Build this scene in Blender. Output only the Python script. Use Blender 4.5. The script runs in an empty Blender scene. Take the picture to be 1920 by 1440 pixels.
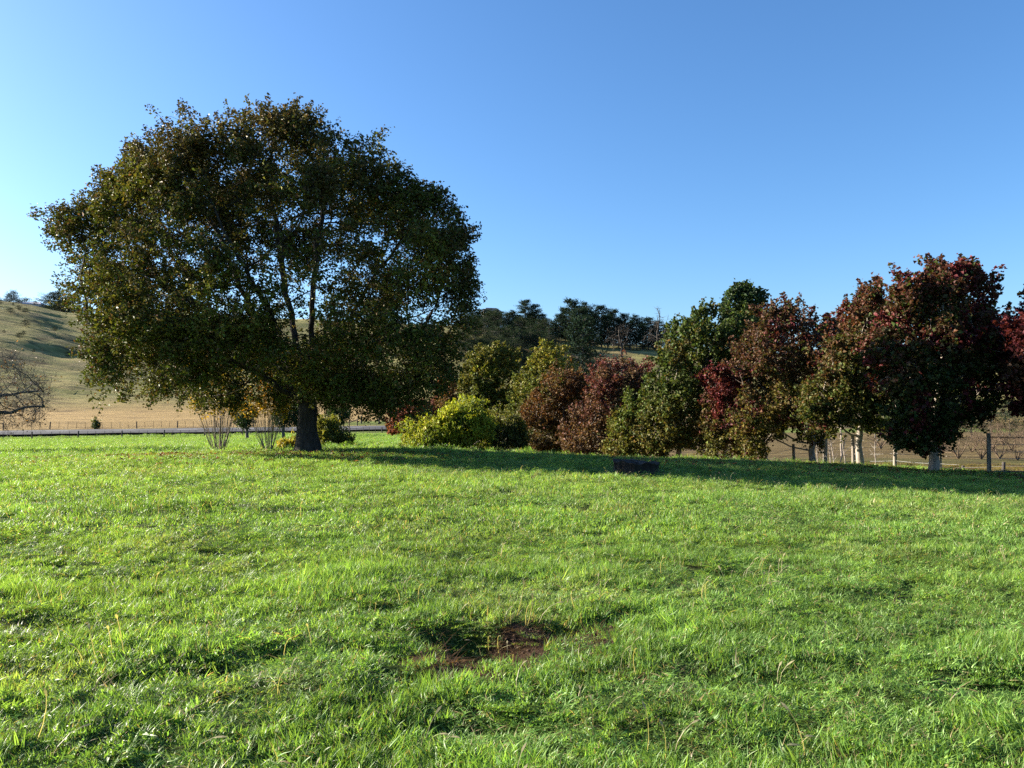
import bpy, math, random
import numpy as np

# ------------------------------------------------------------------ camera, sky, sun, exposure
sc = bpy.context.scene
EYE, F, HOR = 1.6, 1450.0, 760.0          # eye height (m), focal length and horizon row in photo pixels
cam_d = bpy.data.cameras.new('camera'); cam = bpy.data.objects.new('camera', cam_d)
sc.collection.objects.link(cam); sc.camera = cam
cam.location = (0, 0, EYE)
cam.rotation_euler = (math.radians(90) + math.atan((HOR - 720) / F), 0, 0)
cam_d.sensor_width = 36; cam_d.lens = 36 * F / 1920
cam_d.clip_start = 0.1; cam_d.clip_end = 20000

SUN_AZ, SUN_EL = 73.5, 21.0               # degrees left of the view direction, degrees above the horizon
world = bpy.data.worlds.new('World'); sc.world = world; world.use_nodes = True
wn = world.node_tree.nodes; wl = world.node_tree.links
sky = wn.new('ShaderNodeTexSky'); sky.sky_type = 'NISHITA'; sky.sun_disc = False
sky.sun_elevation = math.radians(SUN_EL); sky.sun_rotation = math.radians(-SUN_AZ)
sky.altitude = 50; sky.air_density = 1.0; sky.dust_density = 1.0; sky.ozone_density = 5.5
hsv = wn.new('ShaderNodeHueSaturation'); hsv.inputs['Saturation'].default_value = 1.08
wl.new(sky.outputs[0], hsv.inputs['Color']); wl.new(hsv.outputs[0], wn['Background'].inputs[0]); wn['Background'].inputs[1].default_value = 0.060

sun_d = bpy.data.lights.new('sun', 'SUN'); sun = bpy.data.objects.new('sun', sun_d)
sc.collection.objects.link(sun)
sun_d.energy = 5.0; sun_d.angle = math.radians(0.5); sun_d.color = (1.0, 0.90, 0.76)
sun.rotation_euler = (math.radians(90 - SUN_EL), 0, math.radians(180 + SUN_AZ))
sun.location = (-40, 10, 40)

vs = sc.view_settings
vs.view_transform = 'Standard'; vs.look = 'None'; vs.exposure = 2.07; vs.gamma = 1.0; vs.use_curve_mapping = False
sc.cycles.max_bounces = 6; sc.cycles.transmission_bounces = 4; sc.cycles.diffuse_bounces = 3
sc.cycles.glossy_bounces = 2; sc.cycles.use_denoising = False; sc.cycles.volume_bounces = 0

rng = np.random.default_rng(7)
random.seed(7)
C = sc.collection

# ------------------------------------------------------------------ noise
def _h(ix, iy, iz, s):
    n = (ix * 374761393 + iy * 668265263 + iz * 2147483647 + s * 974634777) & 0xffffffff
    n = ((n ^ (n >> 13)) * 1274126177) & 0xffffffff
    n = n ^ (n >> 16)
    return (n & 0xffff) / 65535.0
def noise3(x, y, z, s=0):
    x = np.asarray(x, float); y = np.asarray(y, float); z = np.asarray(z, float) + 0 * x
    ix, iy, iz = (np.floor(a).astype(np.int64) for a in (x, y, z))
    fx, fy, fz = x - ix, y - iy, z - iz
    fx, fy, fz = (a * a * (3 - 2 * a) for a in (fx, fy, fz))
    r = 0
    for dx in (0, 1):
        for dy in (0, 1):
            for dz in (0, 1):
                r = r + _h(ix + dx, iy + dy, iz + dz, s) * (fx if dx else 1 - fx) * (fy if dy else 1 - fy) * (fz if dz else 1 - fz)
    return r
def noise2(x, y, s=0):
    x = np.asarray(x, float); y = np.asarray(y, float)
    ix, iy = np.floor(x).astype(np.int64), np.floor(y).astype(np.int64)
    fx, fy = x - ix, y - iy
    fx = fx * fx * (3 - 2 * fx); fy = fy * fy * (3 - 2 * fy)
    z = 0 * ix
    return ((_h(ix, iy, z, s) * (1 - fx) + _h(ix + 1, iy, z, s) * fx) * (1 - fy)
            + (_h(ix, iy + 1, z, s) * (1 - fx) + _h(ix + 1, iy + 1, z, s) * fx) * fy)
def fbm(x, y, s=0, o=4):
    r, a, t = 0, 1.0, 0
    for k in range(o):
        r = r + a * noise2(x * 2**k + 17.3 * k, y * 2**k - 9.1 * k, s + k); t += a; a *= .5
    return r / t
def ss(a, b, x):
    t = np.clip((np.asarray(x, float) - a) / (b - a), 0, 1); return t * t * (3 - 2 * t)

# ------------------------------------------------------------------ terrain height
KV = [-80, 0, 20, 26, 31, 36, 60, 90, 122, 126, 129, 138, 142, 150, 200, 230, 300, 600, 3000]
KZ = [0, 0, 0, -.02, -.2, -.42, -1.35, -2.3, -3.05, -3.0, -2.85, -2.45, -2.2, -1.95, -.8, 0, 2, 6, 6]
# hollows in the turf: x, y, radius along x, radius along y, depth
HOLES = [(-.34, 5.40, .36, .22, .24), (-.02, 5.05, .42, .26, .15), (.42, 5.45, .42, .16, .10), (.35, 5.75, .25, .14, .10),
         (-.62, 4.62, .25, .12, .08), (-.85, 5.0, .3, .2, .09), (-1.75, 4.72, .40, .16, .13), (-1.35, 5.0, .35, .14, .09),
         (-2.2, 4.45, .4, .14, .09), (-4.7, 7.6, .6, .2, .15), (-3.0, 8.4, .45, .2, .12), (-2.2, 8.7, .4, .16, .11),
         (-1.5, 13.0, .6, .3, .12), (1.0, 12.0, .5, .3, .1), (4.5, 9.0, .6, .25, .1), (.9, 5.9, .3, .14, .1), (1.4, 4.5, .4, .2, .06),
         (2.7, 4.35, .35, .16, .08), (-.2, 3.9, .35, .15, .07), (3.2, 6.5, .5, .2, .08), (-3.4, 5.6, .5, .2, .08), (2.0, 7.4, .5, .2, .08),
         (-.6, 7.9, .5, .2, .08), (-1.0, 6.1, .4, .15, .07), (-2.9, 3.9, .4, .18, .09)]
SOIL = [(-.14, 4.98, .27, .17, .55), (.05, 5.3, .22, .13, .3), (.28, 5.52, .30, .09, .1), (.55, 5.2, .16, .09, -.2), (-.32, 5.25, .14, .10, .0),
        (-.66, 4.55, .10, .07, 0), (.12, 5.72, .13, .08, .2), (-.3, 4.78, .16, .08, .5), (-.5, 5.0, .16, .10, .3), (-.1, 4.7, .2, .09, .2)]
def soil_mask(x, y):
    m = 0 * x
    for (cx, cy, rx, ry, a) in SOIL:
        rx, ry = rx * 1.5, ry * 1.9
        dx, dy = x - cx, y - cy
        u = dx * math.cos(a) + dy * math.sin(a); w = -dx * math.sin(a) + dy * math.cos(a)
        m = np.maximum(m, 1.36 - np.sqrt((u / rx)**2 + (w / ry)**2))
    m = m + 1.1 * (fbm(x * 6, y * 7, 55, 3) - .5)
    return ss(.1, .45, m)
RIDGE_PX = [-900, -300, 0, 60, 120, 250, 500, 700, 860, 930, 1000, 1060, 1130, 1250, 1350, 1500, 1700, 1950, 2600]
RIDGE_Y = [640, 590, 590, 594, 604, 605, 600, 604, 606, 608, 618, 625, 640, 648, 655, 668, 690, 700, 690]
def T(x, y, fine=True):
    x = np.asarray(x, float); y = np.asarray(y, float)
    v = np.where(x < 0, -.45 * x, -.10 * x) + .89 * y
    z = np.interp(v, KV, KZ)
    z = z - .036 * np.log1p(np.exp(np.clip(x / 1.5, -30, 30))) * 1.5 * ss(3, 18, y) * (1 - ss(30, 80, y))
    z = z - 2.6 * ss(23, 52, y) * ss(-6, 5, x) * (1 - ss(110, 200, v))
    lo = -3.4 + .25 * (noise2(x / 15, y / 15, 3) - .5)
    z = np.where(z > lo + .3, z, lo + .3 * np.exp(np.clip((z - lo - .3) / .3, -20, 0)))
    # hills
    px = 960 + F * x / np.maximum(y, 1)
    rd = np.maximum(np.hypot(x * .9, y), 1)
    hr = (HOR - np.interp(px, RIDGE_PX, RIDGE_Y)) / F * 430
    t = np.clip((rd - 225) / 215, 0, 1)
    prof = .35 * t + .65 * t * t * (3 - 2 * t)
    z = z + prof * np.maximum(hr - 2, 2) * (y > 60)
    hillw = ss(225, 280, rd) * (y > 60)
    if fine:
        warp = 9 * fbm(x / 60, y / 60, 21, 3)
        ter = fbm(x / 34 + warp * .3, y / 7 + warp, 31, 3) - .5
        gul = np.abs(fbm(x / 70, y / 90, 41, 3) - .5)
        z = z + hillw * (2.2 * ter - 2 * np.clip(.09 - gul, 0, 1) * 6 + 1.4 * (fbm(x / 45, y / 30, 61, 2) - .5) + 1.3 * (fbm(x / 14 + warp, y / 3.2 + 2 * warp, 33, 2) - .5))
        near = 1 - ss(25, 60, np.hypot(x, y))
        z = z + near * (  .11 * (fbm(x / 1.6, y / 1.0, 71, 3) - .5) + .06 * (fbm(x / .34, y / .25, 81, 2) - .5))
        z = z + (1 - ss(120, 180, v)) * .16 * (fbm(x / 6, y / 4.5, 91, 2) - .5) * ss(6, 14, y)
        for (cx, cy, rx, ry, dep) in HOLES:
            q = ((x - cx) / rx)**2 + ((y - cy) / ry)**2
            z = z - dep * np.exp(-np.clip(q, 0, 30)**1.6)
    return z
def Tz(x, y): return float(T(np.array([x]), np.array([y]))[0])
def at(px, d): return (px - 960) / F * d
def zpix(py, d): return EYE - (py - HOR) / F * d

# ------------------------------------------------------------------ materials
def new_mat(name):
    m = bpy.data.materials.new(name); m.use_nodes = True
    nt = m.node_tree; nt.nodes.clear()
    out = nt.nodes.new('ShaderNodeOutputMaterial')
    return m, nt, out
def N(nt, t, **kw):
    n = nt.nodes.new(t)
    for k, v in kw.items(): setattr(n, k, v)
    return n
def ramp(nt, stops, src):
    r = N(nt, 'ShaderNodeValToRGB'); e = r.color_ramp.elements
    while len(e) < len(stops): e.new(.5)
    for i, (p, c) in enumerate(stops): e[i].position = p; e[i].color = (*c, 1)
    nt.links.new(src, r.inputs[0]); return r.outputs[0]
def noise_node(nt, scale, detail=4, rough=.6, vec=None):
    n = N(nt, 'ShaderNodeTexNoise'); n.inputs['Scale'].default_value = scale
    n.inputs['Detail'].default_value = detail; n.inputs['Roughness'].default_value = rough
    if vec is not None: nt.links.new(vec, n.inputs['Vector'])
    return n
def mixc(nt, fac, a, b, mode='MIX'):
    n = N(nt, 'ShaderNodeMix', data_type='RGBA', blend_type=mode)
    for s, v in ((n.inputs[0], fac), (n.inputs[6], a), (n.inputs[7], b)):
        if isinstance(v, (int, float)): s.default_value = v
        elif isinstance(v, tuple): s.default_value = (*v, 1)
        else: nt.links.new(v, s)
    return n.outputs[2]
def mapping(nt, scale, obj=True):
    tc = N(nt, 'ShaderNodeTexCoord'); mp = N(nt, 'ShaderNodeMapping'); mp.inputs['Scale'].default_value = scale
    nt.links.new(tc.outputs['Object'], mp.inputs['Vector']); return mp.outputs[0]

def leaf_mat(name, attr='leafcol', transl=.35, rough=.5, spec=.25, tcol=(1.15, 1.1, .55)):
    m, nt, out = new_mat(name)
    a = N(nt, 'ShaderNodeAttribute', attribute_name=attr)
    p = N(nt, 'ShaderNodeBsdfPrincipled'); p.inputs['Roughness'].default_value = rough
    p.inputs['Specular IOR Level'].default_value = spec
    nt.links.new(a.outputs['Color'], p.inputs['Base Color'])
    t = N(nt, 'ShaderNodeBsdfTranslucent'); nt.links.new(mixc(nt, 1.0, a.outputs['Color'], tcol, 'MULTIPLY'), t.inputs[0])
    mx = N(nt, 'ShaderNodeMixShader'); mx.inputs[0].default_value = transl
    nt.links.new(p.outputs[0], mx.inputs[1]); nt.links.new(t.outputs[0], mx.inputs[2]); nt.links.new(mx.outputs[0], out.inputs[0])
    return m
def noisy_mat(name, c1, c2, scale=(4, 4, 4), rough=.85, bump=.3, bdist=.02, detail=6, spec=.2):
    m, nt, out = new_mat(name)
    v = mapping(nt, scale)
    n = noise_node(nt, 1.0, detail, .65, v)
    p = N(nt, 'ShaderNodeBsdfPrincipled'); p.inputs['Roughness'].default_value = rough
    p.inputs['Specular IOR Level'].default_value = spec
    nt.links.new(ramp(nt, [(.32, c1), (.68, c2)], n.outputs[0]), p.inputs['Base Color'])
    b = N(nt, 'ShaderNodeBump'); b.inputs['Strength'].default_value = bump; b.inputs['Distance'].default_value = bdist
    nt.links.new(n.outputs[0], b.inputs['Height']); nt.links.new(b.outputs[0], p.inputs['Normal'])
    nt.links.new(p.outputs[0], out.inputs[0])
    return m
M_LEAF = leaf_mat('leaf')
M_OAKLEAF = leaf_mat('oak_leaf', transl=.18, rough=.55, spec=.12)
M_GUMLEAF = leaf_mat('sweetgum_leaf', transl=.25, rough=.55, spec=.12)
M_NEEDLE = leaf_mat('needle', transl=.1, rough=.9, spec=.04)
M_BARK = noisy_mat('oak_bark', (.016, .014, .012), (.075, .064, .054), (13, 13, 2.2), .9, 1.0, .09)
M_PALE = noisy_mat('pale_bark', (.12, .10, .08), (.36, .31, .25), (7, 7, 3), .85, .5, .02)
M_GREYBARK = noisy_mat('grey_bark', (.05, .045, .04), (.15, .135, .115), (8, 8, 2.5), .9, .6, .03)
M_TWIG = noisy_mat('twig_bark', (.17, .14, .115), (.34, .29, .24), (10, 10, 3), .85, .3, .01)
M_BROWNTWIG = noisy_mat('brown_twig', (.06, .043, .028), (.15, .105, .065), (10, 10, 3), .85, .3, .01)
M_POST = noisy_mat('weathered_post', (.12, .10, .08), (.30, .26, .21), (18, 18, 3), .9, .5, .01)
M_DARKPOST = noisy_mat('dark_post', (.03, .026, .022), (.08, .07, .06), (18, 18, 3), .9, .5, .01)
M_WIRE = noisy_mat('galvanised_wire', (.14, .14, .14), (.28, .28, .28), (5, 5, 5), .45, .05, .001, 2, .5)
M_WHITE = noisy_mat('white_paint', (.62, .61, .58), (.8, .79, .77), (3, 3, 3), .6, .1, .002)
M_STUMP = noisy_mat('stump_wood', (.010, .008, .007), (.036, .030, .025), (9, 9, 4), .9, 1.0, .03)
M_STUMPTOP = noisy_mat('stump_top', (.014, .012, .011), (.05, .044, .038), (14, 14, 14), .9, .8, .02)
M_WALL = noisy_mat('painted_wall', (.42, .40, .40), (.52, .50, .50), (1, 1, 1), .8, .05, .01)
M_ROOF = noisy_mat('grey_roof', (.10, .10, .11), (.17, .17, .18), (1, 4, 1), .7, .2, .02)
M_PALEROOF = noisy_mat('pale_roof', (.36, .34, .36), (.48, .46, .47), (1, 4, 1), .6, .2, .02)
def flat(name, c, r=.4):
    m, nt, out = new_mat(name); p = N(nt, 'ShaderNodeBsdfPrincipled'); p.inputs['Base Color'].default_value = (*c, 1)
    p.inputs['Roughness'].default_value = r; nt.links.new(p.outputs[0], out.inputs[0]); return m
M_GLASS = flat('window_glass', (.03, .04, .05), .1)

def ground_mat():
    m, nt, out = new_mat('ground')
    L = nt.links.new
    tc = N(nt, 'ShaderNodeTexCoord')
    def A(n): return N(nt, 'ShaderNodeAttribute', attribute_name=n).outputs['Fac']
    n1 = noise_node(nt, .55, 6, .65, tc.outputs['Object']); n2 = noise_node(nt, 9, 5, .7, tc.outputs['Object'])
    mead = mixc(nt, n2.outputs[0], ramp(nt, [(.3, (.030, .055, .012)), (.7, (.055, .095, .018))], n1.outputs[0]),
                ramp(nt, [(.35, (.035, .04, .015)), (.7, (.075, .115, .024))], n2.outputs[0]))
    mp = mapping(nt, (.02, .16, .16)); n3 = noise_node(nt, 1, 7, .68, mp)
    mp4 = mapping(nt, (.16, .8, 1)); n4 = noise_node(nt, 1, 6, .7, mp4)
    padd = mixc(nt, n4.outputs[0], ramp(nt, [(.3, (.17, .125, .05)), (.5, (.26, .18, .075)), (.72, (.34, .245, .105))], n3.outputs[0]), (.27, .19, .085))
    hill = ramp(nt, [(.30, (.11, .10, .05)), (.45, (.16, .16, .055)), (.57, (.24, .205, .08)), (.72, (.30, .22, .12))], n3.outputs[0])
    hill = mixc(nt, ramp(nt, [(.55, (0, 0, 0)), (.7, (.6, .6, .6))], noise_node(nt, .03, 5, .6, tc.outputs['Object']).outputs[0]), hill, (.17, .12, .075))
    mp6 = mapping(nt, (.035, .42, .3)); n6 = noise_node(nt, 1, 8, .72, mp6); n6.inputs['Distortion'].default_value = .6
    hill = mixc(nt, ramp(nt, [(.50, (0, 0, 0)), (.60, (.8, .8, .8))], n6.outputs[0]), hill, (.085, .08, .04))
    hill = mixc(nt, ramp(nt, [(.36, (.7, .7, .7)), (.44, (0, 0, 0))], n6.outputs[0]), hill, (.33, .27, .14))
    n5 = noise_node(nt, 38, 6, .75, tc.outputs['Object'])
    soil = ramp(nt, [(.3, (.014, .009, .007)), (.5, (.045, .028, .019)), (.72, (.10, .065, .045))], n5.outputs[0])
    fld = ramp(nt, [(.3, (.06, .045, .022)), (.52, (.115, .085, .04)), (.72, (.19, .15, .06))], n4.outputs[0])
    verge = ramp(nt, [(.3, (.07, .10, .025)), (.7, (.16, .19, .05))], n4.outputs[0])
    bank = ramp(nt, [(.3, (.16, .06, .03)), (.7, (.30, .13, .07))], n4.outputs[0])
    c = mixc(nt, A('zone_paddock'), mead, padd); c = mixc(nt, A('zone_hill'), c, hill)
    c = mixc(nt, A('zone_field'), c, fld); c = mixc(nt, A('zone_verge'), c, verge)
    c = mixc(nt, A('zone_bank'), c, bank)
    c = mixc(nt, A('zone_soil'), c, soil)
    p = N(nt, 'ShaderNodeBsdfPrincipled'); p.inputs['Roughness'].default_value = .95; p.inputs['Specular IOR Level'].default_value = .05
    L(c, p.inputs['Base Color'])
    b = N(nt, 'ShaderNodeBump'); b.inputs['Strength'].default_value = .8; b.inputs['Distance'].default_value = .04
    L(n5.outputs[0], b.inputs['Height'])
    b2 = N(nt, 'ShaderNodeBump'); b2.inputs['Strength'].default_value = .6; b2.inputs['Distance'].default_value = .8
    L(n4.outputs[0], b2.inputs['Height']); L(b.outputs[0], b2.inputs['Normal']); L(b2.outputs[0], p.inputs['Normal'])
    L(p.outputs[0], out.inputs[0])
    return m

# ------------------------------------------------------------------ object helpers
def tag(o, label=None, cat=None, group=None, kind=None):
    if label: o['label'] = label
    if cat: o['category'] = cat
    if group: o['group'] = group
    if kind: o['kind'] = kind
    return o
def link(name, me, mat=None, parent=None):
    o = bpy.data.objects.new(name, me)
    if mat is not None and me is not None and not me.materials: me.materials.append(mat)
    C.objects.link(o)
    if parent is not None: o.parent = parent
    return o
def empty(name, loc, rz=0):
    o = bpy.data.objects.new(name, None); o.location = loc; o.rotation_euler = (0, 0, rz); o.empty_display_size = .2
    C.objects.link(o); return o
def np_mesh(name, co, faces, smooth=False, mat=None):
    """faces: int array (n,k) of one size"""
    me = bpy.data.meshes.new(name); co = np.ascontiguousarray(co, np.float32); faces = np.ascontiguousarray(faces, np.int32)
    nf, k = faces.shape
    me.vertices.add(len(co)); me.vertices.foreach_set('co', co.ravel())
    me.loops.add(nf * k); me.loops.foreach_set('vertex_index', faces.ravel())
    me.polygons.add(nf); me.polygons.foreach_set('loop_start', np.arange(0, nf * k, k, dtype=np.int32))
    me.polygons.foreach_set('loop_total', np.full(nf, k, np.int32))
    if smooth: me.polygons.foreach_set('use_smooth', np.ones(nf, bool))
    me.update(calc_edges=True)
    if mat: me.materials.append(mat)
    return me
def py_mesh(name, v, f, mat=None, smooth=False):
    me = bpy.data.meshes.new(name); me.from_pydata(v, [], f); me.update()
    if smooth: me.polygons.foreach_set('use_smooth', np.ones(len(me.polygons), bool))
    if mat: me.materials.append(mat)
    return me
def box_vf(cx, cy, cz, sx, sy, sz):
    v = [(cx + a * sx / 2, cy + b * sy / 2, cz + c * sz / 2) for a in (-1, 1) for b in (-1, 1) for c in (-1, 1)]
    return v, [(0, 1, 3, 2), (4, 6, 7, 5), (0, 4, 5, 1), (2, 3, 7, 6), (0, 2, 6, 4), (1, 5, 7, 3)]
def boxes(name, L, mat):
    V, Fc = [], []
    for b in L:
        v, f = box_vf(*b); o = len(V); V += v; Fc += [tuple(i + o for i in q) for q in f]
    return py_mesh(name, V, Fc, mat)
def tube_rings(path, radii, sides):
    path = np.asarray(path, float); n = len(path); V = []
    for i in range(n):
        a = path[max(i - 1, 0)]; b = path[min(i + 1, n - 1)]; d = b - a; L = np.linalg.norm(d); d = d / (L if L > 1e-9 else 1)
        u = np.cross(d, (0, 0, 1) if abs(d[2]) < .9 else (1, 0, 0)); u /= np.linalg.norm(u); w = np.cross(d, u)
        th = np.arange(sides) * 2 * math.pi / sides
        rr = np.full(sides, radii[i])
        if sides >= 16: rr = rr * (1 + .05 * np.sin(5 * th + .4 * i) + .045 * np.sin(9 * th + 1.3 + .25 * i) + .03 * np.sin(14 * th + .6 * i))
        V.append(path[i] + rr[:, None] * (np.cos(th)[:, None] * u + np.sin(th)[:, None] * w))
    return np.concatenate(V)
def tube_faces(n, sides, off):
    i = np.arange(n - 1)[:, None] * sides; j = np.arange(sides)[None, :]; k = (j + 1) % sides
    return (np.stack([i + j, i + k, i + sides + k, i + sides + j], -1).reshape(-1, 4) + off)
def tubes_mesh(name, items, mat, smooth=True):
    V, Fc, off = [], [], 0
    for path, rad, sides in items:
        v = tube_rings(path, rad, sides); V.append(v); Fc.append(tube_faces(len(path), sides, off)); off += len(v)
    return np_mesh(name, np.concatenate(V), np.concatenate(Fc), smooth, mat)

# ------------------------------------------------------------------ ground sheet
def axis(fine0, fine1, step, lo, hi, g):
    a = list(np.arange(fine0, fine1, step)); s = step
    x = a[-1]; cap = 3.2
    while x < hi:
        s = min(s * g, cap if abs(x) < 480 else 1e9); x += s; a.append(x)
    s = step; x = a[0]; b = []
    while x > lo:
        s = min(s * g, cap if abs(x) < 480 else 1e9); x -= s; b.append(x)
    return np.array(b[::-1] + a)
gx = axis(-5.5, 5.5, .065, -1500, 1500, 1.07); gy = axis(2.6, 9.5, .058, -120, 1700, 1.05)
X, Y = np.meshgrid(gx, gy); fx, fy = X.ravel(), Y.ravel()
Z = T(fx, fy)
nx, ny = len(gx), len(gy)
ii = (np.arange(ny - 1)[:, None] * nx + np.arange(nx - 1)[None, :]).ravel()
gme = np_mesh('ground', np.stack([fx, fy, Z], 1), np.stack([ii, ii + 1, ii + nx + 1, ii + nx], 1), True, ground_mat())
V_ = np.where(fx < 0, -.45 * fx, -.10 * fx) + .89 * fy
rd_ = np.hypot(fx * .9, fy); wob = 6 * (fbm(fx / 20, fy / 20, 5, 3) - .5)
fieldness = ss(-2, 3, fx - 0.0 * fy) * ss(27, 34, fy + .4 * wob + .35 * np.maximum(fx - 12, 0)) * (1 - ss(190, 240, rd_))
zones = {'zone_paddock': ss(138.5, 142, V_ + .2 * wob), 'zone_hill': ss(222, 262, rd_ + 2 * wob),
         'zone_field': fieldness * (1 - .35 * ss(.0, .35, np.exp(-((fy - 68 - .5 * wob) / 3)**2)) * ss(18, 26, fx)), 'zone_soil': soil_mask(fx, fy),
         'zone_verge': np.clip(ss(118, 123, V_) - ss(138.5, 142, V_), 0, 1) + 0 * fx,
         'zone_bank': np.exp(-(((fx - at(1040, 350)) / 13)**2 + ((fy - 348) / 10)**2))}
far_green = ss(-40, -30, fx) * (1 - ss(-5, 0, fx)) * ss(140, 146, V_) * (1 - ss(155, 164, V_))
zones['zone_verge'] = np.maximum(zones['zone_verge'], far_green)
for k, v in zones.items():
    gme.attributes.new(k, 'FLOAT', 'POINT').data.foreach_set('value', np.ascontiguousarray(v, np.float32))
tag(link('ground', gme), 'green pasture running down to brown paddocks and grassy hills', kind='structure')

# road beyond the meadow
def vs_to_xy(v, s):      # v across, s along the road; n = (-.45,.89), along = (.89,.45)
    n = math.hypot(.45, .89); return (-.45 * v / n**2 + .89 * s / n**2, .89 * v / n**2 + .45 * s / n**2)
def road():
    S = np.linspace(-75, 80, 96); P = []; Fc = []
    for s in S:
        zs = []
        for v in (129.4, 131.5, 133.6, 135.7, 137.8):
            x, y = vs_to_xy(v, s); P.append((x, y, Tz(x, y) + .30 + .12 * (v > 130) - .12 * (v > 136)))
    for i in range(len(S) - 1):
        for j in range(4): a = i * 5 + j; Fc.append((a, a + 1, a + 6, a + 5))
    m = noisy_mat('asphalt', (.045, .045, .049), (.075, .075, .08), (1.2, 1.2, 1.2), .9, .1, .005)
    tag(link('road', py_mesh('road', P, Fc, m, True)), 'grey asphalt road between two wire fences', kind='structure')
    L = []
    for s in np.arange(-73, 76, 9.0):
        a = len(L) * 4
        L.append([vs_to_xy(133.5, s), vs_to_xy(133.5, s + 3), vs_to_xy(133.7, s + 3), vs_to_xy(133.7, s)])
    V = [(x, y, Tz(x, y) + .43) for q in L for x, y in q]
    tag(link('road_marking', py_mesh('road_marking', V, [tuple(range(i * 4, i * 4 + 4)) for i in range(len(L))], M_WHITE)), 'white broken centre line on the road', kind='structure')
road()

# ------------------------------------------------------------------ trees
def poly_metric(poly, P):
    """inside flag and distance to the outline for points P (n,2)"""
    A = np.asarray(poly, float); B = np.roll(A, -1, 0); ins = np.zeros(len(P), bool); dm = np.full(len(P), 1e9)
    for a, b in zip(A, B):
        c = ((a[1] > P[:, 1]) != (b[1] > P[:, 1]))
        xs = (b[0] - a[0]) * (P[:, 1] - a[1]) / ((b[1] - a[1]) if b[1] != a[1] else 1e-9) + a[0]
        ins ^= c & (P[:, 0] < xs)
        ab = b - a; t = np.clip(((P - a) @ ab) / max(ab @ ab, 1e-9), 0, 1)
        dm = np.minimum(dm, np.linalg.norm(P - a - t[:, None] * ab, axis=1))
    return ins, dm
def sample_crown(poly, d, n, thick, r, clump=.9, thr=.42, shell=.55, keep=None, back=0.0, lobes=None, shrink=1.0, dentf=.2):
    """points filling a rounded crown: outline in photo pixels carried to the tree's own distance d, depth 'thick' metres each way;
    lobes = (count, radius) gathers them into leafy boughs"""
    A = np.array([(at(a, d), zpix(b, d)) for a, b in poly]); ctr = (A.min(0) + A.max(0)) / 2; A = ctr + (A - ctr) * np.array((shrink, 1.0))
    lo, hi = A.min(0) - .4, A.max(0) + .5
    g = r.uniform(lo, hi, (4000, 2)); ins, e = poly_metric(A, g); R = e[ins].max() * .9
    th = math.atan2(ctr[0], d)
    def raw(m, sprig=.06):
        p = r.uniform(lo, hi, (m, 2)); ins, e = poly_metric(A, p); e = np.where(ins, e, -e)
        dent = (dentf * R + .12) * ss(.42, .8, .6 * noise2(p[:, 0] / (.22 * R + .35), p[:, 1] / (.22 * R + .35), 77) + .4 * noise2(p[:, 0] / (.09 * R + .12), p[:, 1] / (.09 * R + .12), 78))
        k = (ins & (e > dent)) | ((e > -.13 * R) & (r.random(m) < sprig * ss(.5, .75, noise2(p[:, 0] / .3, p[:, 1] / .5, 79)) * 2.2 * (p[:, 1] > lo[1] + .3 * (hi[1] - lo[1])))); p, e = p[k], np.maximum(e[k], 0)
        t = np.clip(e / R, 0, 1); half = thick * np.clip(1 - (1 - t)**2, 0, 1)**.62
        u = r.uniform(-1, 1, len(p)); q = r.random(len(p)) < shell
        u = np.where(q, np.sign(u) * np.abs(u)**.25, u); w = back + half * u
        return np.stack([p[:, 0] + w * math.sin(th), d + w * math.cos(th), p[:, 1]], 1), e
    if lobes:
        c, e = raw(9000, 0); k = e > .35 * lobes[1]; c = c[k]; cen = [c[0]]
        for q in c[1:]:
            if len(cen) >= lobes[0]: break
            if min(((q - o)**2).sum() for o in cen) > (.72 * lobes[1])**2: cen.append(q)
        cen = np.array(cen); rr = lobes[1] * r.uniform(.65, 1.15, len(cen))
    out = []; tot = 0
    while tot < n:
        P, e = raw(6000)
        nz = .6 * noise3(P[:, 0] / clump, P[:, 1] / clump, P[:, 2] / (clump * .75), int(d * 7) & 63) + .4 * noise3(P[:, 0] / (clump * .4), P[:, 1] / (clump * .4), P[:, 2] / (clump * .4), 5)
        k = nz > thr
        if lobes:
            D = np.sqrt(((P[:, None] - cen[None])**2 * np.array((1, 1, 1.35))).sum(2)) / rr; dm = D.min(1)
            k &= (dm < 1) | ((e <= 0) & (dm < 1.6)) | (r.random(len(P)) < .10)
        if keep is not None: k &= r.random(len(P)) < keep(P, e / R)
        P = P[k]; out.append(P); tot += len(P)
    return np.concatenate(out)[:n]
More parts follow.
